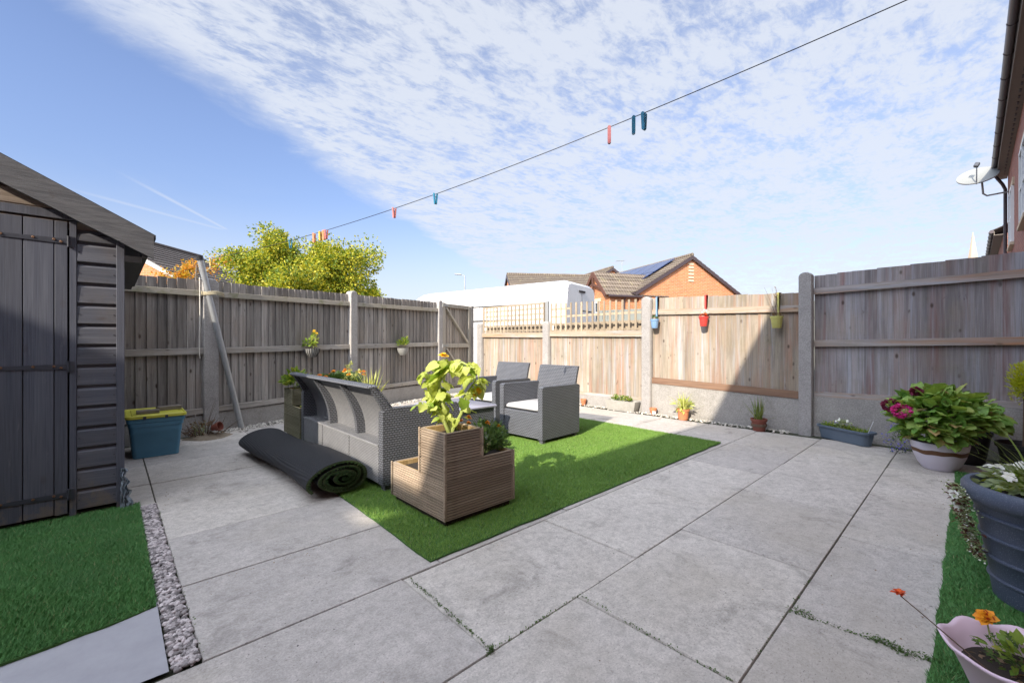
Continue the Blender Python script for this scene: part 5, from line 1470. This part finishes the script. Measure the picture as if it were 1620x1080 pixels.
# ================================================================== BUILDINGS
def slope_tiles(mb, P0, along, up, length, height_len, pitch=.33, th=.035):
    # P0 eave corner; along, up unit vectors; stepped courses
    P0 = Vector(P0); a = Vector(along); u = Vector(up); n = a.cross(u).normalized()
    if n.z < 0: n = -n
    k = max(1, round(height_len / pitch)); st = height_len / k
    for i in range(k):
        b0 = P0 + u * (i * st); b1 = P0 + u * ((i + 1) * st + .02)
        vs = [b0 + n * th, b0 + a * length + n * th, b1 + a * length + n * .004, b1 + n * .004, b0, b0 + a * length, b1 + a * length - n * .01, b1 - n * .01]
        mb.add([tuple(v) for v in vs], [(0, 1, 2, 3), (0, 4, 5, 1), (0, 3, 7, 4), (1, 5, 6, 2), (7, 6, 5, 4), (3, 2, 6, 7)])
def gabled(t, w, L, ez, rz_, wallm, tilem, over=.3, bargem='brown_plastic', gable_over=.12, ridge_m=None):
    # ridge along +y from y=0; x across
    hw = w / 2; hr = rz_ - ez; k = hr / hw; ov = over; sl_ = math.hypot(hw + ov, k * (hw + ov))
    m = MB(); m.prism([(-hw, -.07), (hw, -.07), (hw, ez), (0, rz_ - .02), (-hw, ez)], 0, L, 'y'); wall = part('wall', m, wallm, t)
    m = MB(); c = math.hypot(1, k)
    for s in (1, -1):
        slope_tiles(m, (s * (hw + ov), -gable_over, ez - k * ov + .06), (0, 1, 0), (-s / c, 0, k / c), L + 2 * gable_over, sl_)
    roof = part('roof', m, tilem, t)
    m = MB(); m.tube([(0, -gable_over, rz_ + .09), (0, L + gable_over, rz_ + .09)], .10, 8); part('ridge', m, ridge_m or tilem, roof)
    for yy in (-gable_over - .03, L + gable_over + .005):
        m = MB()
        for s in (1, -1):
            m.prism([(0, rz_ + .05), (s * (hw + ov), ez - k * ov + .05), (s * (hw + ov), ez - k * ov - .14), (0, rz_ - .14)], yy, yy + .025, 'y')
        part('barge_board', m, bargem, t)
    for s in (1, -1):
        m = MB(); m.tube([(s * (hw + ov + .05), -gable_over, ez - k * ov), (s * (hw + ov + .05), L + gable_over, ez - k * ov)], .055, 8); part('gutter', m, bargem, t)
    return wall, roof
def window(parent, x0, y, z0, x1, z1, dirn=-1, M=None, bars=1, mat='upvc', fx=.06):
    m = MB(M); d = .05 * dirn
    m.box(x0, y, z0, x1, y + d, z0 + fx); m.box(x0, y, z1 - fx, x1, y + d, z1); m.box(x0, y, z0 + fx, x0 + fx, y + d, z1 - fx); m.box(x1 - fx, y, z0 + fx, x1, y + d, z1 - fx)
    for k in range(bars): xm = x0 + (x1 - x0) * (k + 1) / (bars + 1); m.box(xm - fx / 2, y, z0 + fx, xm + fx / 2, y + d, z1 - fx)
    m.box(x0 + fx, y, (z0 + z1) / 2 - .02, x1 - fx, y + d * .8, (z0 + z1) / 2 + .02)
    w = part('window', m, mat, parent)
    m = MB(M); m.box(x0 + .02, y + d * .1, z0 + .02, x1 - .02, y + d * .3, z1 - .02); part('pane', m, 'glass_dark', w)
    return w
def aerial(parent, loc, h=.9):
    m = MB(); x, y, z = loc; m.tube([(x, y, z), (x, y, z + h)], .02, 6); m.tube([(x - .45, y, z + h - .08), (x + .25, y, z + h)], .012, 5)
    for k in range(6): m.tube([(x - .4 + k * .1, y - .16, z + h - .07 + k * .011), (x - .4 + k * .1, y + .16, z + h - .07 + k * .011)], .006, 4)
    part('aerial', m, 'metal_grey', parent)

# orange brick house with porch wing and solar panels
apx = CX(9.14, 22.0); ea = (.915, -.404); rotA = math.atan2(ea[1], ea[0])
hA = thing('house', 'orange brick house with large gable, solar panels and a timbered side gable', 'house', (apx[0], apx[1], 0), rotA)
wA, rA = gabled(hA, 6.2, 11.0, 3.62, 5.42, 'brick_orange', 'tile_brown', .32)
m = MB()
for k in range(6): m.box(-.16, -.03, 4.15 + k * .17, .16, -.012, 4.25 + k * .17)
part('vent', m, 'sandstone', hA)
kk = (5.42 - 3.62) / 3.1; cc = math.hypot(1, kk); un = Vector((-1 / cc, 0, -kk / cc)); nn = Vector((-kk / cc, 0, 1 / cc))
m = MB()
for r_ in range(2):
    for c_ in range(6):
        P0 = Vector((0, .9 + c_ * 1.08, 5.42 + .11)) + un * (.25 + r_ * 1.55) + nn * .10; A = Vector((0, 1.04, 0)); B = un * 1.5
        m = MB(); vs = [P0, P0 + A, P0 + A + B, P0 + B]; vs2 = [v - nn * .04 for v in vs]
        m.add([tuple(v) for v in vs + vs2], [(0, 1, 2, 3), (7, 6, 5, 4), (0, 4, 5, 1), (1, 5, 6, 2), (2, 6, 7, 3), (3, 7, 4, 0)]); part('solar_panel', m, 'solar', hA)
aerial(hA, (-.1, 6.0, 5.5), .8)
# wing: ridge along -x
m = MB(); yw0, yw1, ym = .12, 2.2, 1.16; xe = -4.85; ezw, rzw = 3.42, 4.5
m.prism([(yw0, -.07), (yw1, -.07), (yw1, ezw), (ym, rzw - .03), (yw0, ezw)], xe, -2.6, 'x'); wg = part('wing_wall', m, 'brick_orange', hA)
kw = (rzw - ezw) / (ym - yw0); cw = math.hypot(1, kw); ow = .16
m = MB()
for s in (1, -1):
    y_e = ym - s * (ym - yw0 + ow)
    slope_tiles(m, (xe - .15, y_e, ezw - kw * ow + .05), (1, 0, 0), (0, s / cw, kw / cw), 3.6 if s > 0 else 3.4, cw * (ym - yw0 + ow), .28)
part('wing_roof', m, 'tile_brown', hA)
m = MB()
for s in (1, -1):
    ye = ym - s * (ym - yw0 + ow); m.beam((xe - .18, ye, ezw - kw * ow), (xe - .18, ym, rzw), .04, .17, mi=0)
m.beam((xe - .18, ym, rzw), (xe - .18, ym, 3.55), .05, .10, up=(0, 1, 0)); m.beam((xe - .18, yw0 + .12, 3.62), (xe - .18, ym, 3.95), .05, .09); m.beam((xe - .18, yw1 - .12, 3.62), (xe - .18, ym, 3.95), .05, .09)
part('gable_timber', m, 'stain_timber', hA)
m = MB(); m.tube([(xe, yw0 - ow - .04, 3.27), (-3.0, yw0 - ow - .04, 3.27)], .06, 8); m.tube([(-3.9, yw0 - .12, 3.25), (-3.9, yw0 - .03, 3.0), (-3.9, yw0 - .03, 0)], .035, 8); part('wing_gutter', m, 'brown_plastic', hA)
Mr = Matrix.Translation((xe, 0, 0)) @ Matrix.Rotation(R(90), 4, 'Z')
window(wg, ym - .42, .02, 2.0, ym + .42, 3.05, 1, Mr); m = MB(Mr); m.box(ym - .5, .0, 3.055, ym + .5, .03, 3.22); part('lintel', m, 'sandstone', wg)

# houses behind
pC = CX(7.2, 31.0)
hC = thing('house', 'brown tiled house roof peeping up between the van and the orange gable', 'house', (pC[0], pC[1], 0), rotA)
wC, _ = gabled(hC, 6.6, 12.0, 4.3, 6.35, 'brick_orange', 'tile_brown', .3); window(wC, -.6, .0, 2.6, .6, 3.8)
aerial(hC, (0, 9.5, 6.4), .9)
pB = CX(-.25, 28.4)
hB = thing('house', 'distant house with low tiled roof just above the white van', 'house', (pB[0], pB[1], 0), math.atan2(*(lambda v: (v[1], v[0]))((.7303, -.6831))) + R(-90) + R(8))
wB, _ = gabled(hB, 6.4, 9.0, 3.7, 5.45, 'brick_orange', 'tile_brown', .3, gable_over=.1); window(wB, -.6, .0, 1.2, .6, 2.3)
pD = CX(-16.5, 16.9)
hD = thing('house', 'brick house with dark ribbed tile roof beyond the fence, right of the shed roof', 'house', (pD[0], pD[1], 0), math.atan2(.7303, .6831) - R(90))
wD, _ = gabled(hD, 8.0, 5.8, 3.3, 5.5, 'brick_orange', 'tile_dark', .3, bargem='metal_grey'); window(wD, -1, .0, 1.2, .2, 2.3)

# two storey brick house on the right whose eaves run over the garden edge, joined to the rear block behind the camera
oh = thing('house', 'red brick two storey house at the right with brown gutter and soffit overhead', 'house', (4, -.66, 0))
X0, X1 = -9.5, 17.8; WY = -.66
m = MB(); m.box(X0 - 4, -7, -.07, X1 - 4, 0, 5.60); wO = part('wall', m, 'brick_red', oh)
m = MB(); m.box(X0 - 4, .002, 5.58, X1 - 4 + .25, .185, 5.60); part('soffit', m, 'soffit', oh)
m = MB()
k = X0
while k < X1: m.box(k - 4, .06, 5.572, k - 4 + .14, .085, 5.579); k += .30
part('soffit_vent', m, 'black_plastic', oh)
m = MB(); m.box(X0 - 4, .186, 5.575, X1 - 4 + .25, .205, 5.75); part('fascia', m, 'soffit', oh)
m = MB(); vs = []; n = 8; prof = []
for j in range(n + 1): a = math.pi + math.pi * j / n; prof.append((.262 + .055 * math.cos(a), 5.73 + .055 * math.sin(a)))
for j in range(n, -1, -1): a = math.pi + math.pi * j / n; prof.append((.262 + .049 * math.cos(a), 5.732 + .049 * math.sin(a)))
m.prism(prof, X0 - 4, X1 - 4 + .3, 'x'); part('gutter', m, 'brown_plastic', oh, True)
k = 1.0
while k < X1:
    m = MB(); pr2 = []
    for j in range(n + 1): a = math.pi + math.pi * j / n; pr2.append((.262 + .062 * math.cos(a), 5.73 + .062 * math.sin(a)))
    for j in range(n, -1, -1): a = math.pi + math.pi * j / n; pr2.append((.262 + .0555 * math.cos(a), 5.73 + .0555 * math.sin(a)))
    m.prism(pr2, k - 4, k - 4 + .035, 'x'); m.box(k - 4, .2055, 5.70, k - 4 + .035, .212, 5.76); part('gutter_bracket', m, 'brown_plastic', oh); k += .95
m = MB(); kr = .55
slope_tiles(m, (X0 - 4, .26, 5.77), (1, 0, 0), (0, -1 / math.hypot(1, kr), kr / math.hypot(1, kr)), X1 - X0 + .3, 3.7 * math.hypot(1, kr))
slope_tiles(m, (X0 - 4, -7.15, 5.77), (1, 0, 0), (0, 1 / math.hypot(1, kr), kr / math.hypot(1, kr)), X1 - X0 + .3, 3.7 * math.hypot(1, kr)); part('roof', m, 'tile_dark', oh)
m = MB(); m.prism([(-7, 5.6), (0, 5.6), (-3.45, 7.75)], X1 - 4 - .2, X1 - 4, 'x'); part('gable', m, 'brick_red', oh)
m = MB(); m.tube([(X1 - 4 - .15, .26, 5.66), (X1 - 4 - .15, .10, 5.35), (X1 - 4 - .15, .05, 5.2), (X1 - 4 - .15, .05, 0)], .036, 10); part('downpipe', m, 'brown_plastic', oh, True)
for (a, b, z0, z1) in ((15.2, 16.3, 3.4, 4.7), (11.4, 12.8, 3.3, 4.7), (8.0, 9.3, 3.3, 4.7), (15.0, 16.3, .95, 2.2), (9.5, 10.9, .95, 2.2), (2.2, 3.6, 3.3, 4.7), (-3, -1.4, 3.3, 4.7), (-4, -2.4, 1.0, 2.2)):
    w = window(wO, a - 4, .0, z0, b - 4, z1, 1); m = MB(); m.box(a - 4 - .1, .0, z1 + .003, b - 4 + .1, .03, z1 + .17); part('lintel', m, 'sandstone', wO); m = MB(); m.box(a - 4 - .05, .0, z0 - .07, b - 4 + .05, .07, z0 - .003); part('sill', m, 'sandstone', wO)
# satellite dish
sdh = thing('satellite_dish', 'grey satellite dish on a bent arm at the corner of the brick house', 'satellite dish', (17.2, -.60, 5.02))
cD = Vector((-.2, .50, .48))
dm = MB(); vs = []; n = 36; ax = Vector((-.70, -.25, -.60)).normalized(); ax = Vector((-.68, .05, .73)).normalized()
bx_ = ax.cross(Vector((0, 0, 1))).normalized(); by_ = ax.cross(bx_).normalized(); rr_ = .40
for j in range(7):
    r = rr_ * j / 6
    for k in range(n): a = 2 * math.pi * k / n; vs.append(tuple(cD + bx_ * (r * math.cos(a)) + by_ * (r * math.sin(a)) + ax * (.35 * r * r)))
for k in range(n): a = 2 * math.pi * k / n; vs.append(tuple(cD + bx_ * (rr_ * math.cos(a)) + by_ * (rr_ * math.sin(a)) + ax * (.35 * rr_ ** 2 - .03)))
dm.add(vs, [(j * n + k, j * n + (k + 1) % n, (j + 1) * n + (k + 1) % n, (j + 1) * n + k) for j in range(7) for k in range(n)]); part('dish', dm, 'dish_grey', sdh, True)
m = MB(); m.tube([cD - ax * .02, cD + Vector((.10, -.08, -.14)), cD + Vector((.12, -.10, -.44)), Vector((-.03, .33, -.02)), Vector((0, 0, 0)), Vector((0, -.06, 0))], .022, 8); part('arm', m, 'metal_grey', sdh, True)
m = MB(); f = cD + ax * .36; m.tube([cD + by_ * .40 + ax * .02, f], .015, 6); m.obox(tuple(f), (.09, .09, .12), (.4, .4, 0), b=.01); part('receiver', m, 'iron', sdh)
# further house beyond
nb = thing('house', 'further brick house with dark gutter glimpsed past the end of the near red house', 'house', (26, -.85, 0))
m = MB(); m.box(0, -6, -.07, 12, 0, 5.35); wn = part('wall', m, 'brick_red', nb)
m = MB(); m.box(-.2, .002, 5.33, 12, .24, 5.35); m.box(-.2, .24, 5.33, 12, .26, 5.5); part('soffit', m, 'soffit', nb)
m = MB(); m.tube([(-.25, .32, 5.48), (12, .32, 5.48)], .07, 8); 
for k in range(12): m.tube([(k, .32, 5.48), (k + .05, .32, 5.48)], .085, 8)
part('gutter', m, 'brown_plastic', nb)
m = MB(); slope_tiles(m, (-.2, .3, 5.52), (1, 0, 0), (0, -.88, .48), 12.3, 3.6); slope_tiles(m, (-.2, -6.2, 5.52), (1, 0, 0), (0, .88, .48), 12.3, 3.6); part('roof', m, 'tile_dark', nb)
m = MB(); m.prism([(-6, 5.35), (0, 5.35), (-3, 7)], .0, .2, 'x'); part('gable', m, 'brick_red', nb); window(wn, 1, .0, 3.2, 2.2, 4.4, 1)

# rear block behind the camera (casts the second shadow edge)
rbk = thing('house', 'brick house behind the garden, at the back of the photographer', 'house', (-7.7, 2, 0))
m = MB(); m.box(-7, -2.6, -.07, -.35, 8, 5.6); wr = part('wall', m, 'brick_red', rbk)
m = MB(); slope_tiles(m, (0, -2.6, 5.68), (0, 1, 0), (-.896, 0, .444), 10.9, 3.9); slope_tiles(m, (-7.35, -2.6, 5.68), (0, 1, 0), (.896, 0, .444), 10.9, 3.9); part('roof', m, 'tile_dark', rbk)
m = MB(); m.prism([(-7, 5.6), (-.35, 5.6), (-3.67, 7.3)], 7.8, 8, 'y'); part('gable', m, 'brick_red', rbk)
Mw = Matrix.Translation((-.35, 0, 0)) @ Matrix.Rotation(R(-90), 4, 'Z')
for (a, b, z0, z1) in ((-3.5, -2, 3.3, 4.6), (-7, -5.5, 3.3, 4.6), (-3.5, -1.6, .9, 2.2), (-7, -5.4, .1, 2.2)): window(wr, a, .0, z0, b, z1, 1, Mw)

# ================================================================== VAN
van_rear = Vector((9.29, 7.74, 0)); vdir = Vector((-.22, .975, 0)).normalized(); vrot = math.atan2(vdir.y, vdir.x)
van = thing('van', 'long white high roof panel van parked beyond the corner of the back fence', 'van', (9.29, 7.74, 0), vrot)
# local: x forward from rear, y to the left(-)... near side at y=0, far side at y=-2.1
LV, HV, WV = 6.5, 2.86, 2.1
def vsec(x):
    # height and half-inset of the body at x
    if x < .22: t = x / .22; return HV - .10 * (1 - t) ** 2, .5, .03 * (1 - t)
    if x < 5.5: return HV - .045 * max(0, (x - 1) / 4), .5, 0
    t = (x - 5.5) / 1.6
    return HV - .045 - .08 * t - 1.35 * t ** 2.4, .5, .10 * t ** 2
m = MB(); xs_ = [0, .04, .12, .22, .6, 1.5, 2.5, 3.5, 4.6, 5.5, 5.75, 6.0, 6.25, 6.5, 6.75, 6.95, 7.1]; vs = []; k = None
for x in xs_:
    h, _, ins = vsec(x); y0, y1 = -ins, -WV + ins
    ring = [(y0 + -.02, .35), (y0, .5), (y0 + .0, 1.2), (y0 - .02, 1.7), (y0 - .07, h - .35), (y0 - .10, h - .16), (y0 - .17, h - .05), (y0 - .32, h - .005)]
    ring = [(a, min(b, h)) for a, b in ring]
    ring += [(y0 + y1 - a, b) for a, b in reversed(ring)]
    k = len(ring); vs += [(x, a, b) for a, b in ring]
fs = [(j * k + i, j * k + (i + 1) % k, (j + 1) * k + (i + 1) % k, (j + 1) * k + i) for j in range(len(xs_) - 1) for i in range(k)]
fs += [tuple(range(k)), tuple(range(len(vs) - 1, len(vs) - k - 1, -1))]
m.add(vs, fs); vb = part('body', m, 'van_white', van, True)
m = MB(); m.box(.9, .000, 1.73, 5.6, .006, 1.765); m.box(.55, -.105, 2.19, 4.3, -.030, 2.215)
m.box(2.90, .001, .6, 2.914, .006, 1.72); m.box(4.3, .001, .6, 4.314, .006, 1.72)
part('panel_seam', m, 'rubber', van)
m = MB(); m.beam((3.1, -.0895, 2.55), (4.5, -.0895, 2.51), .01, .012); m.beam((3.1, -.087, 2.55), (3.1, -.03, 1.9), .01, .012); m.beam((4.5, -.087, 2.51), (4.55, -.03, 1.9), .01, .012); part('door_seam', m, 'rubber', van)
m = MB(); m.box(-.004, -1.06, .5, -.001, -1.045, 2.6); m.box(-.006, -1.85, 2.0, -.001, -.95, 2.03); m.box(-.03, -.85, 2.56, -.001, -1.25, 2.61); part('rear_door_seam', m, 'rubber', van)
for yy in (-.22, -1.88): m = MB(); m.box(-.02, yy - .07, 1.0, .02, yy + .07, 1.6, b=.01); part('tail_light', m, 'pot_red', van)
for xw in (1.35, 5.85):
    for yy in (.01, -WV + .21):
        m = MB(); m.M = Matrix.Translation((xw, yy - .1, .35)) @ Matrix.Rotation(R(90), 4, 'X'); m.lathe([(.2, -.1), (.33, -.1), (.355, -.06), (.355, .06), (.33, .1), (.2, .1)], 28)
        w = part('wheel', m, 'rubber', van, True); m = MB(); m.M = Matrix.Translation((xw, yy - .1, .35)) @ Matrix.Rotation(R(90), 4, 'X'); m.lathe([(.0, -.105), (.2, -.105), (.2, .105), (0, .105)], 20); part('hubcap', m, 'metal_grey', w)
m = MB(); m.box(5.6, -.001, 1.45, 6.35, .004, 1.95); part('side_window', m, 'glass_dark', van)
m = MB(); m.box(-.08, -2.0, .4, .0, -.1, .58, b=.02); part('bumper', m, 'rubber', van)

# far fence across the lane, behind the trellis
ff = thing('fence', 'grey green painted fence across the lane seen through the trellis', 'fence', (9.6, 6.9, 0), math.atan2(-.98, .2))
m = MB(); 
for k in range(46): m.box(k * .15 + .004, 0, -.07, k * .15 + .146, .02, 1.93 + rnd.uniform(-.004, .004))
part('board_panel', m, 'green_fence', ff)
m = MB(); m.box(0, -.04, 1.6, 6.9, -.002, 1.68); m.box(0, -.04, .5, 6.9, -.002, .58); part('rail', m, 'green_fence', ff)
for k in range(4): m = MB(); m.box(k * 2.25, .022, -.07, k * 2.25 + .1, .12, 1.9); part('post', m, 'green_fence', ff)

# lamp post
pl_ = CX(-4.4, 40); lpst = thing('street_lamp', 'thin grey street lamp standing far off above the white van', 'street lamp', (pl_[0], pl_[1], 0))
m = MB(); m.tube([(0, 0, -.07), (0, 0, 7.2)], [.09, .05], 10); part('column', m, 'metal_grey', lpst, True)
m = MB(); dxy = Vector((-.7303, .6831, 0)); m.beam(Vector((0, 0, 7.2)), dxy * .55 + Vector((0, 0, 7.3)), .06, .06); m.beam(dxy * .3 + Vector((0, 0, 7.31)), dxy * .95 + Vector((0, 0, 7.36)), .22, .11, b=.03); part('lamp_head', m, 'metal_grey', lpst)
# church spire far away
ps = CX(160.6, 150); spi = thing('church_spire', 'pale stone church spire far beyond the right hand fence', 'church spire', (ps[0], ps[1], 0), .4)
m = MB(); m.lathe([(3.2, 18), (2.6, 20), (.12, 39), (0, 39.2)], 8); part('spire', m, 'spire_stone', spi)
m = MB(); m.lathe([(3.4, -.07), (3.3, 18), (3.2, 18.4)], 4); part('tower', m, 'spire_stone', spi)

# ================================================================== TREES
def tree(name, label, base, H, cr, cz, nleaf, lsize, mat, seed, trunk_r=.11, nb=9, extra=()):
    t = thing(name, label, 'tree', (base[0], base[1], -.07)); r = random.Random(seed); paths = []; tips = []
    tr = [(0, 0, 0), (.05, .02, H * .22), (.02, -.05, H * .42), (.06, .02, H * .62)]
    paths.append((tr, trunk_r, trunk_r * .5))
    for k in range(nb):
        a = 2 * math.pi * k / nb + r.uniform(-.3, .3); z0 = H * r.uniform(.24, .58); e = r.uniform(.35, 1.0); L = cr * r.uniform(.55, .95)
        p0 = Vector((.03, 0, z0)); d = Vector((math.cos(a) * math.cos(e), math.sin(a) * math.cos(e), math.sin(e)))
        p1 = p0 + d * L * .5; p2 = p0 + d * L + Vector((0, 0, L * .15)); paths.append(([p0, p1, p2], trunk_r * .4, .012)); tips.append((p2, L)); tips.append((p1, L))
        for j in range(4):
            b = a + r.uniform(-.9, .9); e2 = r.uniform(.0, 1.2); l2 = L * r.uniform(.35, .7); q0 = p0.lerp(p2, r.uniform(.4, .95)); q1 = q0 + Vector((math.cos(b) * math.cos(e2), math.sin(b) * math.cos(e2), math.sin(e2))) * l2
            paths.append(([q0, q0.lerp(q1, .5) + Vector((0, 0, .04)), q1], trunk_r * .14, .006)); tips.append((q1, L)); tips.append((q0.lerp(q1, .5), L))
    stem_tubes(t, paths, 'bark', 'trunk', 7)
    for (X_, D_, Z_, L_) in extra:
        q = Vector((.7303 * X_ + .6831 * D_, -.6831 * X_ + .7303 * D_, Z_)); paths2 = ([Vector((0, 0, H * .4)), q * .5 + Vector((0, 0, H * .22)), q], trunk_r * .3, .01)
        stem_tubes(t, [paths2], 'bark', 'branch', 6)
        for j in range(5): tips.append((q + Vector((r.gauss(0, .18), r.gauss(0, .18), r.gauss(0, .16))) * L_, L_))
    P_ = []; D_ = []; per = nleaf // len(tips)
    for (q, L) in tips:
        rr = cr * r.uniform(.12, .30)
        n_ = int(per * r.uniform(.5, 1.5)); p_, d_ = blob(n_, tuple(q), (rr, rr, rr * .8), .15, 5); P_.append(p_); D_.append(d_)
    P_ = np.concatenate(P_); D_ = np.concatenate(D_) + nr.normal(0, .6, (len(P_), 3)); D_[:, 2] -= .2
    leaves('crown', P_, D_, lsize, mat, t, 'kite', 1.0, 1.1)
    return t
b0 = CX(-5.75, 12.2)
tree('tree', 'full yellow green autumn tree rising behind the grey board fence', b0, 3.9, 2.1, 3, 90000, .070, 'leaf_tree', 5, .12, 16, [(.1, -.4, 3.1, 1.2), (-.35, -.3, 3.75, 1.1), (.7, -.4, 3.2, 1.2), (-.9, -.2, 3.9, .9), (.35, .2, 3.6, 1.1), (1.05, -.3, 2.75, 1.2), (-1.5, 0, 3.1, 1.1), (1.75, -.2, 2.35, 1.0)])
b1 = CX(-9.3, 12.6)
tree('shrub', 'small orange leaved shrub tip beyond the fence beside the leaning pole', b1, 5.5, 1.0, 2, 4200, .07, 'leaf_orange', 8, .05, 7)
b2 = CX(-3.6, 13.6)
tree('shrub', 'low green and yellow bush at the right foot of the autumn tree', b2, 2.6, .85, 2, 3000, .07, 'leaf_tree', 12, .05, 7)
